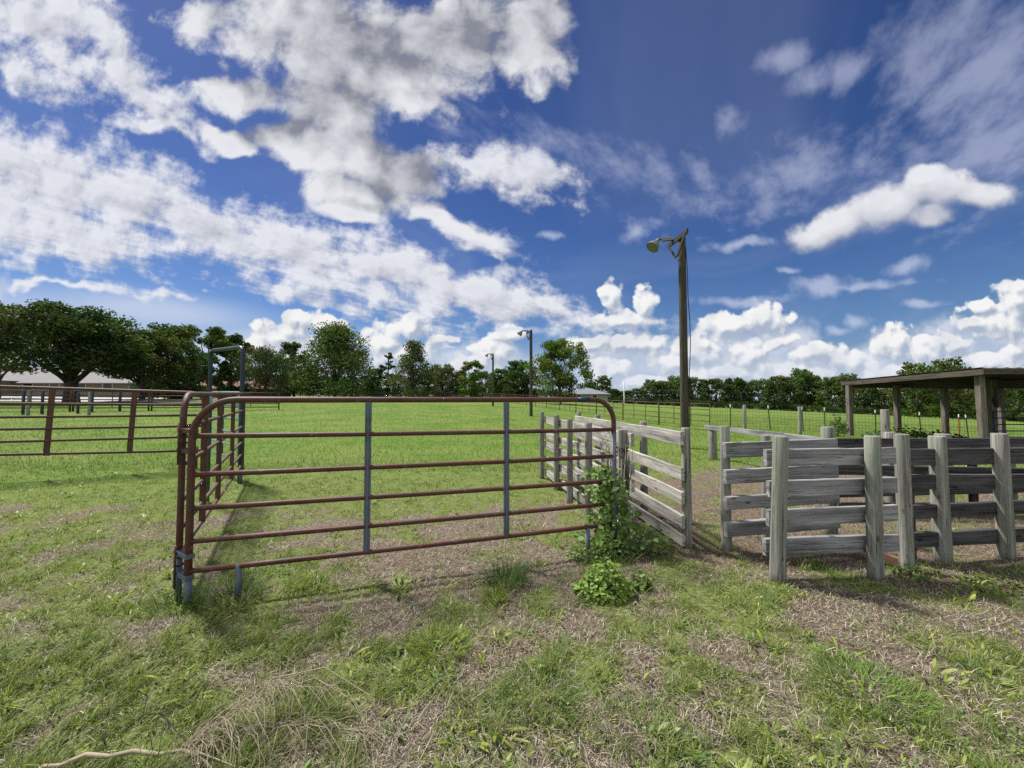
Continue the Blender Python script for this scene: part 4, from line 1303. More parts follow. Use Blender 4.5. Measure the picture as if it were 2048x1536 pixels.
# vine on the gate post
gx, gy = pa[0]
n = 900
u = RNG.random(n)
hgt = .02 + .80 * u ** 1.25
spread = .10 + .20 * (1 - hgt) + .06 * np.sin(hgt * 9)
pos = np.stack([gx - .19 + .05 * np.sin(hgt * 7) + RNG.normal(0, 1, n) * (.055 + .17 * (1 - hgt) ** 1.6), gy - .16 + RNG.normal(0, 1, n) * (.05 + .10 * (1 - hgt)), hgt], 1)
nr = np.stack([RNG.normal(-.4, .6, n), RNG.normal(-.8, .5, n), RNG.normal(.7, .5, n)], 1)
col = mixcol(n, [(.14, .235, .045), (.19, .29, .065), (.095, .17, .035)], [3, 2, 2])
stems = []
for k in range(9):
    a = RNG.uniform(-.22, .12); b = RNG.uniform(-.2, .05)
    stems.append([(gx + a, gy - .12 + b * .5, 0), (gx + a * .8 - .05, gy - .15, .35), (gx + a * .6 - .08, gy - .14, .7), (gx - .08 + a * .9, gy - .12, RNG.uniform(.9, 1.15))])
leafy('climbing_vine', 'green leafy vine climbing the gate post and the gate end', 'vine', pos, nr, RNG.uniform(.030, .065, n), col, stems, (gx - .1, gy - .15, 0), M['drystem'])
# dead tendrils
td = MB()
for k in range(16):
    a = RNG.uniform(-.30, .02)
    td.tube([(gx + a, gy - .14, .5), (gx + a + RNG.uniform(-.06, .06), gy - .18, .8), (gx + a + RNG.uniform(-.1, .1), gy - .15, 1.02), (gx + a + RNG.uniform(-.15, .15), gy - .12, 1.2 + RNG.uniform(-.08, .06))], [.003, .0025, .002, .001], 4)
for k in range(4):
    q = RNG.uniform(-1, 1)
    td.tube([(gx - .25 + q * .1, gy + .1, .42 + .1 * q), (gx - .45 + q * .1, gy + .7, .66), (gx - .62, gy + 1.5, .84 + .12 * q), (gx - .72 + .1 * q, gy + 2.3, .95 + .1 * q)], [.004, .0035, .003, .0015], 5)
tag(td.build('dead_tendrils', M['bark']), 'dry leafless stems caught between gate end and lane fence', 'dead vine')


def bush(label, cx, cy, rx, ry, h, n, size, cols, w, name='leafy_weed', up=1.0):
    r = np.sqrt(RNG.random(n)); a = RNG.uniform(0, 6.283, n)
    x = cx + rx * r * np.cos(a); y = cy + ry * r * np.sin(a)
    dome = np.clip(1 - r ** 2 * .85, 0, 1) ** .7 * (0.35 + 1.3 * fbm(x * 11, y * 11, 2))
    z = G(x, y) + h * dome * RNG.random(n) ** .45
    nr = np.stack([np.cos(a) * r * .8 + RNG.normal(0, .35, n), np.sin(a) * r * .8 + RNG.normal(0, .35, n), np.full(n, up)], 1)
    stems = []
    for k in range(14):
        q = RNG.integers(0, n)
        stems.append([(cx + (x[q] - cx) * .2, cy + (y[q] - cy) * .2, gz(cx, cy) - .02), ((cx + x[q]) / 2, (cy + y[q]) / 2, z[q] * .6), (x[q], y[q], z[q])])
    return leafy(name, label, 'weed', np.stack([x, y, z], 1), nr, RNG.uniform(size * .6, size * 1.3, n), mixcol(n, cols, w), stems, (cx, cy, gz(cx, cy)), M['stem'])


bush('bright green leafy weed mound on the dry ground in front of the vine post', X(1205, 3.05), 3.05,   .25, .17, .20, 620, .033, [(.19, .30, .050), (.24, .36, .075), (.13, .22, .04)], [3, 2, 1])
bush('smaller bright weed beside the leafy mound, on its right', X(1275, 3.12), 3.12, .09, .08, .15, 90, .036, [(.15, .24, .05), (.11, .18, .04)], [1, 1])
bush('dense dark weeds round the foot of the vine post', X(1232, 3.72), 3.72, .22, .14, .20, 330, .034, [(.085, .15, .032), (.12, .20, .045), (.06, .11, .025)], [3, 2, 2])
bush('weeds spreading left of the vine post under the gate end', X(1165, 3.66), 3.66, .16, .12, .15, 150, .030, [(.12, .20, .040), (.16, .24, .055), (.08, .14, .03)], [3, 2, 2])
bush('leafy weeds against the bottom board of the pale lane fence', X(1300, 3.75), 3.75, .22, .12, .26, 170, .030, [(.09, .16, .034), (.13, .2, .05)], [2, 1])
bush('low weeds at the foot of the square brown stake', X(1815, 3.35), 3.35, .24, .12, .10, 110, .028, [(.10, .17, .035), (.15, .22, .05)], [2, 1])
bush('low leafy weeds in front of the right-most thick post', X(1990, 3.15), 3.15, .34, .18, .09, 130, .028, [(.12, .19, .035), (.17, .24, .05)], [2, 1])
bush('scrubby green brush under the back edge of the shelter', X(1830, 17.6), 17.6, 2.6, .9, .42, 900, .12, [(.06, .10, .025), (.09, .13, .04)], [2, 1], 'brush')
bush('feathery green brush by the back left shelter post', X(1672, 17.4), 17.4, .42, .4, .95, 420, .08, [(.08, .13, .03), (.10, .16, .04)], [2, 1], 'brush', .4)


def grass_tuft(label, cx, cy, r, n, h, w, cols, wt, lean=(.2, .7), name='grass_tuft'):
    a = RNG.uniform(0, 6.283, n); q = np.sqrt(RNG.random(n)) * r
    x = cx + q * np.cos(a); y = cy + q * np.sin(a)
    base = np.stack([x - cx, y - cy, G(x, y) - gz(cx, cy) - .005], 1)
    me = blades(name, base, h * RNG.uniform(.5, 1.2, n), np.full(n, w) * RNG.uniform(.7, 1.3, n), a + RNG.normal(0, .6, n), RNG.uniform(*lean, n), RNG.uniform(.1, .9, n), mixcol(n, cols, wt), M['grass'])
    o = bpy.data.objects.new(name, me); COL.objects.link(o); o.location = (cx, cy, gz(cx, cy))
    return tag(o, label, 'grass tuft')


GR = [(.075, .135, .030), (.10, .17, .035), (.055, .10, .03)]; YG = [(.17, .24, .03), (.22, .28, .05), (.12, .19, .03)]
grass_tuft('dark green upright grass tuft in front of the gate, left of the bright mound', X(1012, 3.2), 3.2, .15, 420, .20, .0040, GR, [2, 1, 2], (.05, .4))
grass_tuft('small yellow green tuft touching the dark upright tuft', X(990, 2.95), 2.95, .07, 220, .10, .0045, YG, [2, 2, 1])
grass_tuft('wide yellow green tuft in the middle foreground', X(885, 2.38), 2.38, .16, 480, .095, .0045, YG, [2, 1, 2])
grass_tuft('grass tuft at the foot of the short gate leg near the hinge', X(488, 3.0), 3.0, .16, 320, .17, .004, GR, [2, 2, 1])
grass_tuft('grass tuft round the bottom of the gate hinge post', X(372, 2.86), 2.86, .15, 260, .15, .004, GR, [2, 2, 1])
grass_tuft('yellow green tuft behind the lower gate rails near the hinge', X(604, 3.15), 3.15, .09, 200, .09, .0042, YG, [2, 2, 1])
grass_tuft('large arching grass tuft in the centre foreground', X(1080, 2.02), 2.02, .19, 420, .085, .0042, [(.10, .16, .035), (.14, .20, .05), (.08, .13, .03)], [2, 2, 1], (.3, .9))
grass_tuft('arching grass tuft at the lower right of the centre', X(1290, 1.78), 1.78, .20, 400, .085, .0040, [(.11, .18, .035), (.15, .22, .05)], [2, 1], (.3, .9))
grass_tuft('bright green grass patch on the dry ground at lower right', X(1715, 2.05), 2.05, .22, 700, .095, .0042, [(.13, .23, .035), (.17, .26, .05), (.09, .16, .03)], [2, 1, 1], (.3, .9))
grass_tuft('yellow green plant with broad upright blades near the bottom centre', X(1140, 1.66), 1.66, .05, 40, .045, .0085, YG, [2, 2, 1])
grass_tuft('broad bladed yellow green plant left of the bottom centre one', X(897, 1.80), 1.80, .05, 40, .045, .0085, YG, [2, 2, 1])
grass_tuft('broad bladed plant at lower right beside a second one', X(1492, 2.05), 2.05, .045, 36, .036, .008, YG, [2, 2, 1])
grass_tuft('broad bladed plant standing just behind the lower right one', X(1484, 2.32), 2.32, .04, 34, .036, .0075, YG, [2, 2, 1])
grass_tuft('pale fleshy leaved plant cut by the bottom picture edge', X(1480, 1.57), 1.57, .05, 34, .065, .012, [(.20, .28, .06), (.24, .30, .08)], [1, 1])

# ------------------------------------------------------------------ fallen branch with fine drooping twigs, lower left
br = world_thing('fallen_branch', 'pale fallen branch with a spray of fine dry twigs in the lower left grass', 'branch', (X(300, 1.62), 1.62, 0))
def gp(px, py, h=0.0):
    """ground point under a spot of the photograph, lifted by h"""
    y = EYE * F / max(1, (py - 795)); return Vector((X(px, y), y, gz(X(px, y), y) + h))
stem = [gp(80, 1556, .05), gp(118, 1536, .062), gp(150, 1531, .058), gp(200, 1515, .068), gp(245, 1514, .06), gp(292, 1507, .068), gp(340, 1508, .058), gp(385, 1499, .055), gp(420, 1500, .035), gp(448, 1524, .025), gp(505, 1560, .015)]
MB().tube(stem, [.0080, .0098, .0086, .0098, .0082, .0092, .0078, .0075, .006, .005, .003], 10).build('stem', M['palebark'] if 'palebark' in M else M['drystem'], br)
tw = MB(); rb = random.Random(8)
tw.tube([gp(240, 1488, .03), gp(232, 1475, .06), gp(225, 1466, .09)], [.004, .003, .002], 5)
tw.tube([gp(265, 1487, .035), gp(270, 1462, .05), gp(310, 1432, .06), gp(345, 1428, .05), gp(380, 1465, .045), gp(412, 1485, .04)], [.0035, .003, .0025, .0025, .003, .003], 5)
tw.tube([gp(330, 1500, .05), gp(322, 1480, .08), gp(330, 1462, .10)], [.003, .002, .001], 5)
tw.tube([gp(180, 1520, .06), gp(172, 1508, .08), gp(150, 1500, .07)], [.003, .002, .001], 5)
tw.build('twig', M['darkwood'], br)
limbs = [[gp(385, 1484, .04), gp(460, 1447, .10), gp(540, 1410, .16), gp(620, 1392, .15)], [gp(390, 1486, .04), gp(470, 1462, .10), gp(560, 1415, .15), gp(680, 1398, .11)],
         [gp(395, 1486, .04), gp(500, 1470, .07), gp(620, 1462, .09), gp(740, 1470, .06)], [gp(400, 1490, .04), gp(430, 1505, .05), gp(480, 1525, .05), gp(560, 1550, .03)]]
limbs += [[gp(395, 1490, .05), gp(520, 1432, .13), gp(640, 1396, .15), gp(720, 1420, .09), gp(765, 1480, .02)], [gp(400, 1484, .05), gp(560, 1404, .17), gp(660, 1378, .16), gp(745, 1402, .08), gp(790, 1450, .01)]]
for k, l in enumerate(limbs):
    MB().tube(l, [.004, .0032, .0024, .0014, .001][:len(l)], 6).build('limb', M['drystem'] if k != 2 else M['bark'], br)
fine = MB()
for k in range(250):
    l = rb.choice(limbs[:3]); i = rb.randint(0, 2); q = rb.random()
    s = l[i].lerp(l[i + 1], q)
    dx = rb.uniform(-.12, .36); dy = rb.uniform(-.32, .10); L = rb.uniform(.6, 1.1)
    p1 = s + Vector((dx * .35, dy * .25, .035)) * L; p2 = s + Vector((dx * .75, dy * .65, .0)) * L; p3 = s + Vector((dx, dy * 1.1, -.5)) * L
    p3.z = max(p3.z, .004); p2.z = max(p2.z, .02)
    fine.tube([s, p1, p2, p3], [.0012, .0010, .0008, .0005], 4)
o = fine.build('twigs', M['straw_stem'] if 'straw_stem' in M else M['drystem'], br); o['kind'] = 'stuff'

# ------------------------------------------------------------------ light, sky, camera
EXPO = 0.64
SKYGAIN = 0.94
sun_dir = Vector((-0.46, 0.31, 0.83)).normalized()
sl = bpy.data.lights.new('sun', 'SUN'); sl.energy = 4.9; sl.angle = math.radians(6.0); sl.color = (1.0, 0.95, 0.87)
so = bpy.data.objects.new('sun', sl); COL.objects.link(so)
so.rotation_euler = sun_dir.to_track_quat('Z', 'Y').to_euler(); so.location = (-30, 8, 40)

W = bpy.data.worlds.new('World'); S.world = W; W.use_nodes = True
W.cycles.sampling_method = 'NONE'
nt = NT(W.node_tree); W.node_tree.nodes.clear()
dirv = nt.add('ShaderNodeTexCoord').outputs['Generated']


def uvp(px, py):
    """direction of a photo pixel as (x/y, z/y)"""
    c, s = math.cos(PITCH), math.sin(PITCH)
    fy = F * c - (768 - py) * s; fz = F * s + (768 - py) * c
    return (px - 1024) / fy, fz / fy


def group(name, ins, outs):
    g = bpy.data.node_groups.new(name, 'ShaderNodeTree')
    for n, t in ins: g.interface.new_socket(n, in_out='INPUT', socket_type=t)
    for n, t in outs: g.interface.new_socket(n, in_out='OUTPUT', socket_type=t)
    q = NT(g); gi = q.add('NodeGroupInput'); go = q.add('NodeGroupOutput')
    return g, q, gi, go


def chain(q, vec, prev):
    """the same vector, but evaluated only after prev (keeps the shader's working memory small)"""
    nd = q.n.new('ShaderNodeVectorMath'); nd.operation = 'MULTIPLY_ADD'
    q.set(nd, 0, prev); q.set(nd, 1, (1e-9, 1e-9, 0)); q.set(nd, 2, vec)
    return nd.outputs[0]


def blob_field(q, vec, blobs):
    """max over soft ellipses (px, py, rx, ry, rot degrees, gain): 1 in the middle, 0 on the rim, negative outside"""
    acc = None
    for b in blobs:
        px, py, rx, ry = b[:4]; rot = b[4] if len(b) > 4 else 0; gain = b[5] if len(b) > 5 else 1
        u, v = uvp(px, py)
        vi = vec if acc is None else chain(q, vec, acc)
        rx_, ry_ = rx / F, ry / F
        if rot == 0:
            nd = q.n.new('ShaderNodeVectorMath'); nd.operation = 'MULTIPLY_ADD'
            q.set(nd, 0, vi); q.set(nd, 1, (1 / rx_, 1 / ry_, 0)); q.set(nd, 2, (-u / rx_, -v / ry_, 0))
            d = q.vmath('LENGTH', nd.outputs[0])
        else:
            c_, s_ = math.cos(math.radians(rot)), math.sin(math.radians(rot))
            pc = q.vmath('SUBTRACT', vi, (u, v, 0))
            a_ = q.vmath('DOT_PRODUCT', pc, (c_ / rx_, s_ / rx_, 0)); b_ = q.vmath('DOT_PRODUCT', pc, (-s_ / ry_, c_ / ry_, 0))
            d = q.math('SQRT', q.math('MULTIPLY_ADD', a_, a_, q.math('MULTIPLY', b_, b_)))
        f = q.math('SUBTRACT', gain, d) if gain == 1 else q.math('MULTIPLY', q.math('SUBTRACT', 1.0, d), gain)
        acc = f if acc is None else q.math('SMOOTH_MAX', acc, f, 0.12)
    return acc


def cloud_group(name, blobs, scale, amp, warp, fine=1.0, rough=.62, bias=0.0):
    g, q, gi, go = group(name, [('P', 'NodeSocketVector')], [('D', 'NodeSocketFloat')])
    P = gi.outputs[0]
    w1 = q.vmath('SUBTRACT', q.noise(P, scale * .7, 3, .55, out=1, dim='2D'), (.5, .5, .5))
    P2 = q.vmath('ADD', P, q.vmath('SCALE', w1, scale=warp))
    P2 = q.vmath('MULTIPLY', P2, (1, 1, 0))
    f = blob_field(q, P2, blobs)
    # billows: several sizes of rounded cells plus a fine fractal
    vo = q.add('ShaderNodeTexVoronoi', feature='F1', voronoi_dimensions='2D', ins={'Vector': P2, 'Scale': scale * 1.6, 'Detail': 0.0}).outputs['Distance']
    n = q.noise(P2, scale * 2.2, 5, rough, dim='2D')
    b = q.math('ADD', q.math('MULTIPLY', q.math('SUBTRACT', .42, vo), 0.9 * amp), q.math('MULTIPLY', q.math('SUBTRACT', n, .5), 1.5 * amp * fine))
    q.l.new(q.math('ADD', q.math('ADD', f, bias), b), go.inputs[0])
    return g


def call(g, P):
    nd = nt.add('ShaderNodeGroup'); nd.node_tree = g; nt.set(nd, 0, P); return nd.outputs[0]


# picture-plane style direction coordinates, valid for the half of the sky the camera faces
sx_ = nt.add('ShaderNodeSeparateXYZ', ins={0: dirv})
dy = nt.math('MAXIMUM', sx_.outputs[1], .03)
PU = nt.add('ShaderNodeCombineXYZ', ins={0: nt.math('DIVIDE', sx_.outputs[0], dy), 1: nt.math('DIVIDE', sx_.outputs[2], dy), 2: 0.0}).outputs[0]
# coordinates on a flat cloud layer overhead
dz = nt.math('MAXIMUM', sx_.outputs[2], .0)
dz2 = nt.math('ADD', dz, .07)
PL = nt.add('ShaderNodeCombineXYZ', ins={0: nt.math('DIVIDE', sx_.outputs[0], dz2), 1: nt.math('DIVIDE', sx_.outputs[1], dz2), 2: 0.0}).outputs[0]

sky = nt.add('ShaderNodeTexSky', sky_type='NISHITA', sun_disc=False, sun_elevation=math.asin(sun_dir.z), sun_rotation=math.atan2(sun_dir.x, sun_dir.y), air_density=1.0, dust_density=0.4, ozone_density=3.0)
hs = nt.add('ShaderNodeHueSaturation', ins={'Color': sky.outputs[0], 'Saturation': 1.16, 'Value': 0.97, 'Hue': 0.497})
elev = sx_.outputs[2]
# deep polarised blue overhead, paler toward the horizon (atmosphere tint on top of the sky model)
tint = nt.ramp(elev, [(0.0, (.66, .74, .92)), (0.18, (.68, .74, .95)), (0.40, (.56, .60, .86)), (0.75, (.42, .45, .70))])
skyc = nt.mix(1.0, hs.outputs[0], tint, 'MULTIPLY')
SKYTEST = globals().get('SKYTEST', False)

fwd = nt.maprange(sx_.outputs[1], .03, .12)


def layer(base, g, P, light, lo, hi, lit, dark, k, shift, extra=None, alpha=1.0, soft=1.6):
    P = chain(nt, P, base)
    d0 = call(g, P)
    d1 = call(g, nt.vmath('ADD', chain(nt, P, d0), shift))
    L = nt.math('ADD', light, nt.math('MULTIPLY', nt.math('SUBTRACT', d0, d1), k), clamp=True)
    if extra is not None: L = nt.math('SUBTRACT', L, extra(d0), clamp=True)
    hv = nt.math('ADD', hi * soft, nt.math('MULTIPLY', L, -hi * (soft - .8)))        # crisp on the lit side, soft in the shade
    a = nt.math('MULTIPLY', nt.math('MULTIPLY', nt.maprange(d0, lo, hv), fwd), alpha)
    return nt.mix(a, base, nt.mix(L, dark, lit))


# faint streaks of ice cloud over the whole sky
vl = nt.mapping(nt.mapping(PL, (1, 1, 1), (0, 0, 0), (0, 0, math.radians(-57.8))), (.55, .95, 1), (5.1, 3.7, 0))
vn = nt.noise(vl, 1.2, 4, .52, .8, dim='2D')
skyc = nt.mix(nt.math('MULTIPLY', nt.maprange(vn, .45, .80), .11), skyc, (5.4, 5.9, 7.6))

# 1. high broken sheet, streaking from the left toward the middle
sheet_blobs = [(60, 30, 210, 90, -40), (200, 100, 180, 60, -42), (300, 195, 100, 40, -30), (50, 120, 130, 40, -30, .8), (330, 258, 100, 18, -12, .8),
               (40, 340, 280, 96, -16), (260, 390, 260, 70, -22), (90, 450, 280, 66, -4), (420, 445, 190, 60, -24), (600, 510, 240, 56, -18), (800, 560, 240, 54, -14), (960, 590, 220, 44, -12), (1090, 612, 150, 30, -8), (700, 590, 230, 36, -14),
               (985, 335, 140, 46, -16), (940, 470, 110, 24, -24), (150, 565, 190, 10, -4, .7)]
right_blobs = [(1980, 150, 300, 190, 50), (1850, 150, 130, 60, 50), (1700, 140, 60, 40, 40), (1620, 170, 60, 30, 30), (1560, 115, 60, 28, 20), (1455, 245, 50, 30, 60), (2000, 270, 220, 60, 30), (1240, 330, 300, 60, -10, .6), (1640, 330, 260, 60, 15, .5)]
g1, q, gi, go = group('high_sheet', [('P', 'NodeSocketVector'), ('L', 'NodeSocketVector')], [('D', 'NodeSocketFloat')])
Pu, Pl = gi.outputs[0], gi.outputs[1]
rotl = q.mapping(Pl, (1.0, 1.0, 1.0), (0, 0, 0), (0, 0, math.radians(-57.8)))
st = q.mapping(rotl, (.55, 1.5, 1))
wv = q.vmath('SUBTRACT', q.noise(Pl, 1.3, 3, .5, out=1, dim='2D'), (.5, .5, .5))
st = q.vmath('ADD', st, q.vmath('SCALE', wv, scale=.35))
n1 = q.noise(st, 1.7, 6, .62, dim='2D')
n2 = q.noise(q.mapping(rotl, (1.3, 2.4, 1), (4, 2, 0)), 3.2, 4, .55, dim='2D')
n3 = q.noise(q.vmath('ADD', Pu, q.vmath('SCALE', wv, scale=.05)), 12.0, 5, .60, dim='2D')
nn = q.math('ADD', q.math('MULTIPLY', q.math('SUBTRACT', n1, .5), 1.6), q.math('ADD', q.math('MULTIPLY', q.math('SUBTRACT', n2, .5), .9), q.math('MULTIPLY', q.math('SUBTRACT', n3, .5), 2.9)))
w1 = q.vmath('SUBTRACT', q.noise(Pu, 3.0, 4, .55, out=1, dim='2D'), (.5, .5, .5))
Pw = q.vmath('MULTIPLY', q.vmath('ADD', Pu, q.vmath('SCALE', w1, scale=.22)), (1, 1, 0))
f = blob_field(q, Pw, sheet_blobs)
q.l.new(q.math('ADD', f, q.math('ADD', q.math('MULTIPLY', nn, .85), .22)), go.inputs[0])
nd = nt.add('ShaderNodeGroup'); nd.node_tree = g1; nt.set(nd, 0, PU); nt.set(nd, 1, PL)
dS = nd.outputs[0]
nd2 = nt.add('ShaderNodeGroup'); nd2.node_tree = g1; nt.set(nd2, 0, nt.vmath('ADD', chain(nt, PU, dS), (-.03, .03, 0))); nt.set(nd2, 1, nt.vmath('ADD', PL, (-.09, -.05, 0)))
aS = nt.math('MULTIPLY', nt.math('MULTIPLY', nt.maprange(dS, -.30, .85), fwd), .93)
LS = nt.math('ADD', .80, nt.math('MULTIPLY', nt.math('SUBTRACT', dS, nd2.outputs[0]), .50), clamp=True)
thick = nt.maprange(dS, .7, 1.5)
LS = nt.math('SUBTRACT', LS, nt.math('MULTIPLY', thick, .12), clamp=True)
colS = nt.mix(LS, (3.9, 4.1, 4.9), (9.0, 9.1, 9.6))
c = nt.mix(aS, skyc, colS)

# smooth pale veil low on the left
dV = blob_field(nt, chain(nt, PU, c), [(60, 650, 460, 100, 0), (520, 690, 330, 56, 0), (300, 620, 300, 50, -6)])
c = nt.mix(nt.math('MULTIPLY', nt.math('MULTIPLY', nt.maprange(dV, -.1, .9), fwd), .62), c, (7.2, 7.7, 8.8))

# right hand thin ripples
g2, q, gi, go = group('right_ripples', [('P', 'NodeSocketVector'), ('L', 'NodeSocketVector')], [('D', 'NodeSocketFloat')])
rl = q.mapping(gi.outputs[1], (1, 1, 1), (0, 0, 0), (0, 0, math.radians(-50)))
rn = q.noise(q.mapping(rl, (1.6, 3.4, 1)), 2.6, 5, .60, dim='2D')
rn2 = q.noise(gi.outputs[1], 1.1, 3, .5, dim='2D')
f = blob_field(q, gi.outputs[0], right_blobs)
q.l.new(q.math('ADD', f, q.math('ADD', q.math('MULTIPLY', q.math('SUBTRACT', rn, .5), 2.6), q.math('MULTIPLY', q.math('SUBTRACT', rn2, .5), .9))), go.inputs[0])
nd = nt.add('ShaderNodeGroup'); nd.node_tree = g2; nt.set(nd, 0, chain(nt, PU, c)); nt.set(nd, 1, PL)
aR = nt.math('MULTIPLY', nt.math('MULTIPLY', nt.maprange(nd.outputs[0], -.35, 1.2), fwd), .60)
c = nt.mix(aR, c, (4.9, 5.3, 7.2))

# 2. low cumulus along the horizon
low_blobs = [(560, 670, 100, 40, 0), (600, 640, 56, 30, 0), (660, 650, 50, 26, 0), (510, 700, 80, 36, 0), (640, 720, 180, 36, 0), (765, 690, 60, 56, 0), (825, 655, 46, 40, 0), (800, 710, 100, 34, 0), (885, 680, 44, 16, 0, .8), (990, 705, 60, 40, 0), (1012, 668, 42, 28, 0), (950, 735, 90, 34, 0),
             (1221, 600, 30, 46, 0), (1291, 608, 32, 44, 0), (1256, 640, 96, 24, 0), (1270, 690, 110, 34, 0), (1180, 690, 60, 26, 0), (1215, 742, 70, 38, 0), (1345, 725, 66, 34, 0), (1300, 765, 160, 22, 0),
             (1455, 655, 78, 46, 0), (1530, 640, 72, 42, 0), (1390, 705, 70, 50, 0), (1500, 712, 54, 54, 0), (1550, 690, 60, 20, 20), (1440, 748, 140, 34, 0), (1625, 705, 66, 32, 0), (1610, 748, 100, 34, 0), (1695, 725, 84, 36, 0),
             (1785, 690, 62, 50, 0), (1855, 705, 80, 48, 0), (1910, 690, 50, 30, 0), (1790, 748, 140, 36, 0), (1965, 722, 100, 36, 0), (2035, 600, 64, 50, 0), (1960, 614, 60, 20, 0), (2000, 650, 96, 40, 0), (1950, 645, 54, 22, 0), (2060, 700, 80, 46, 0),
             (1560, 785, 460, 20, 0), (640, 775, 460, 24, 0, .8)]
# distant bank of cloud behind the towers, blue grey with air in front of it
dB = blob_field(nt, chain(nt, PU, c), [(1270, 730, 170, 70, 0), (1500, 720, 220, 90, 0), (1720, 745, 240, 60, 0), (1960, 700, 260, 90, 0), (760, 735, 320, 60, 0), (560, 720, 160, 50, 0), (1000, 730, 120, 60, 0)])
nB = nt.noise(chain(nt, PU, dB), 11.0, 4, .55, dim='2D')
aB = nt.maprange(nt.math('ADD', dB, nt.math('MULTIPLY', nt.math('SUBTRACT', nB, .5), 1.1)), -.05, .6)
c = nt.mix(nt.math('MULTIPLY', nt.math('MULTIPLY', aB, fwd), .80), c, nt.mix(nt.maprange(nB, .35, .7), (5.2, 6.0, 7.6), (7.6, 8.0, 8.9)))
gl = cloud_group('low_cumulus', low_blobs, 15.0, .52, .016, .8, .52, -.10)
v_ = nt.add('ShaderNodeSeparateXYZ', ins={0: PU}).outputs[1]
c = layer(c, gl, PU, .58, .0, .26, (9.7, 9.7, 9.7), (4.3, 5.0, 6.3), 2.0, (-.010, .016, 0),
          extra=lambda d: nt.math('MULTIPLY', nt.maprange(nt.noise(chain(nt, PU, d), 9.0, 3, .5, dim='2D'), .42, .66), .32))
# pale haze right at the horizon
c = nt.mix(nt.math('MULTIPLY', nt.math('SUBTRACT', 1.0, nt.maprange(v_, .0, .16)), .55), c, (6.0, 6.9, 8.6))

# 3. big torn cumulus at the top and the bar cloud on the right
big_blobs = [(640, 60, 300, 120, -8), (900, 70, 240, 115, 10), (1060, 60, 95, 130, 0), (760, 150, 240, 100, -10), (470, 195, 120, 48, -4), (670, 225, 130, 90, -20), (690, 310, 200, 70, -10), (800, 350, 80, 80, -20), (700, 385, 120, 44, -14),
             (470, 290, 95, 32, -12), (400, 40, 60, 60, 0), (700, 418, 90, 28, -4), (560, 270, 70, 46, 0), (870, 430, 58, 28, -24), (940, 465, 76, 17, -26, .8)]
bar_blobs = [(1670, 452, 120, 44, 20), (1780, 415, 140, 54, 20), (1870, 385, 120, 52, 6), (1955, 388, 90, 34, 0), (1630, 470, 64, 26, 12), (1860, 428, 76, 34, 10), (1850, 360, 56, 40, 0)]
gb = cloud_group('big_cumulus', big_blobs, 5.6, .58, .085, 1.1, .60, -.04)
gr = cloud_group('bar_cumulus', bar_blobs, 8.5, .36, .026, .9)
thin_blobs = [(1713, 640, 34, 17, 0), (1672, 660, 24, 11, 0), (1092, 470, 34, 12, 0), (0, 575, 24, 34, 0), (1480, 488, 80, 14, 4), (1640, 575, 90, 26, 6), (1700, 572, 160, 14, 4), (1500, 600, 110, 14, 0), (1580, 540, 30, 10, 0), (1270, 470, 54, 26, 30), (1810, 530, 50, 18, 4), (1840, 610, 60, 12, 0), (1050, 660, 90, 8, 0)]
gt = cloud_group('thin_wisps', thin_blobs, 9.0, .7, .05, 1.1)
dT = call(gt, chain(nt, PU, c))
c = nt.mix(nt.math('MULTIPLY', nt.math('MULTIPLY', nt.maprange(dT, -.1, 1.0), fwd), .62), c, (6.2, 6.8, 8.6))
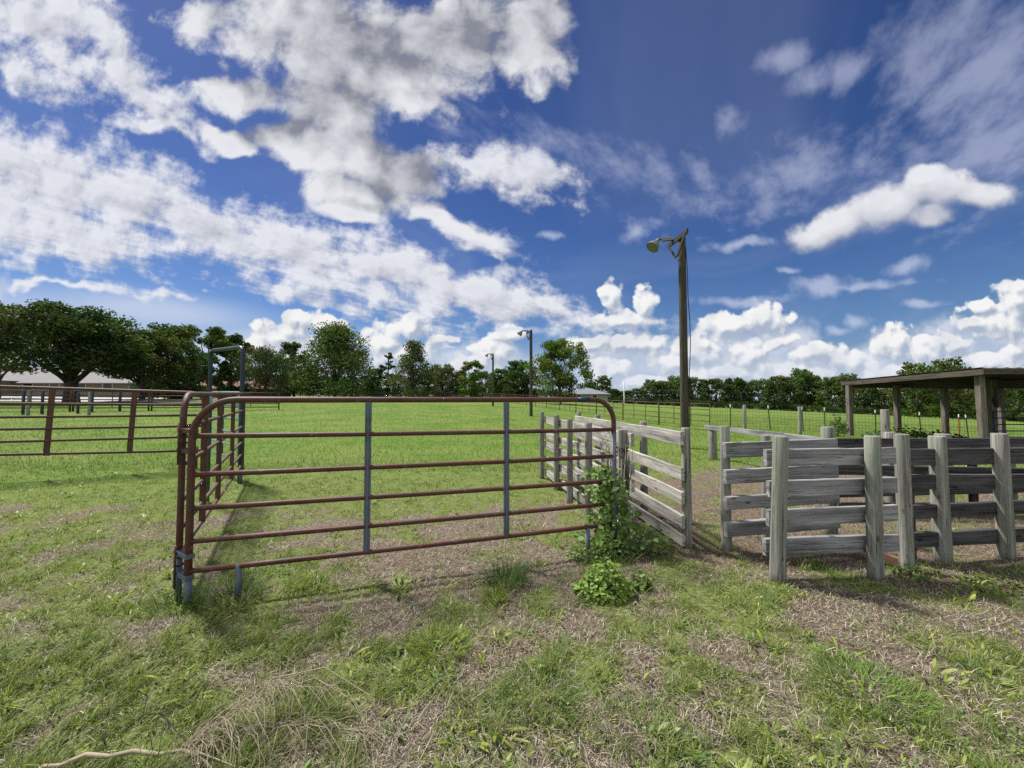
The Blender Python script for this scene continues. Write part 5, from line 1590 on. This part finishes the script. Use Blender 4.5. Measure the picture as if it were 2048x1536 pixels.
# grey undersides sit low in the thick parts
grey = [(760, 90, 330, 100, 0), (960, 60, 130, 90, 0), (800, 350, 110, 60, -15), (640, 190, 150, 80, 0), (600, 240, 120, 60, 0)]
gg, q, gi, go = group('grey_bases', [('P', 'NodeSocketVector')], [('D', 'NodeSocketFloat')])
pw = q.vmath('MULTIPLY', q.vmath('ADD', gi.outputs[0], q.vmath('SCALE', q.vmath('SUBTRACT', q.noise(gi.outputs[0], 4, 4, .55, out=1, dim='2D'), (.5, .5, .5)), scale=.16)), (1, 1, 0))
q.l.new(blob_field(q, pw, grey), go.inputs[0])
dG = nt.maprange(call(gg, chain(nt, PU, c)), -.15, .85)
c = layer(c, gb, PU, .66, -.10, .46, (8.7, 8.8, 9.2), (2.7, 2.85, 3.4), .95, (-.045, -.02, 0),
          extra=lambda d: nt.math('ADD', nt.math('MULTIPLY', nt.math('MULTIPLY', dG, .58), nt.maprange(nt.noise(chain(nt, PU, d), 6.0, 4, .55, dim='2D'), .25, .70, .55, 1.0)), nt.math('MULTIPLY', nt.maprange(d, .5, 1.3), .12)), alpha=.97, soft=1.1)
c = layer(c, gr, PU, .44, .0, .52, (8.8, 8.9, 9.3), (3.6, 3.9, 4.9), .55, (-.008, .060, 0), alpha=.97)

# broken bright cloud added in the unseen sky behind the camera for fill light
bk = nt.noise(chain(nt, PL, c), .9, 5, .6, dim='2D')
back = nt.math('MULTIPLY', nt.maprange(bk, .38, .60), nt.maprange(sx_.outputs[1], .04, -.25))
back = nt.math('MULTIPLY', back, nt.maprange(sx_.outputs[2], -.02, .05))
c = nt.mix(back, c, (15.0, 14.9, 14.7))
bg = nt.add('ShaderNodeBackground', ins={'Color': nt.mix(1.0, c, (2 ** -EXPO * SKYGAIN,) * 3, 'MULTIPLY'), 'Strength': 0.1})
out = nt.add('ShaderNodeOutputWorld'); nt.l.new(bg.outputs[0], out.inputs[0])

cam = bpy.data.cameras.new('camera'); cam.sensor_width = 36; cam.lens = F / 2048 * 36
cam.clip_start = 0.02; cam.clip_end = 6000
co = bpy.data.objects.new('camera', cam); COL.objects.link(co)
co.location = (0, 0, EYE + gz(0, 0)); co.rotation_euler = (math.pi / 2 + PITCH, 0, 0)
S.camera = co
S.cycles.use_denoising = False
S.view_settings.view_transform = 'Standard'; S.view_settings.look = 'None'; S.view_settings.exposure = EXPO; S.view_settings.gamma = 1
S.render.engine = 'CYCLES'
S.cycles.max_bounces = 4; S.cycles.diffuse_bounces = 3; S.cycles.transparent_max_bounces = 4
for o in list(bpy.data.objects):
    if '_world' in o: del o['_world']
    if 'H' in o: del o['H']
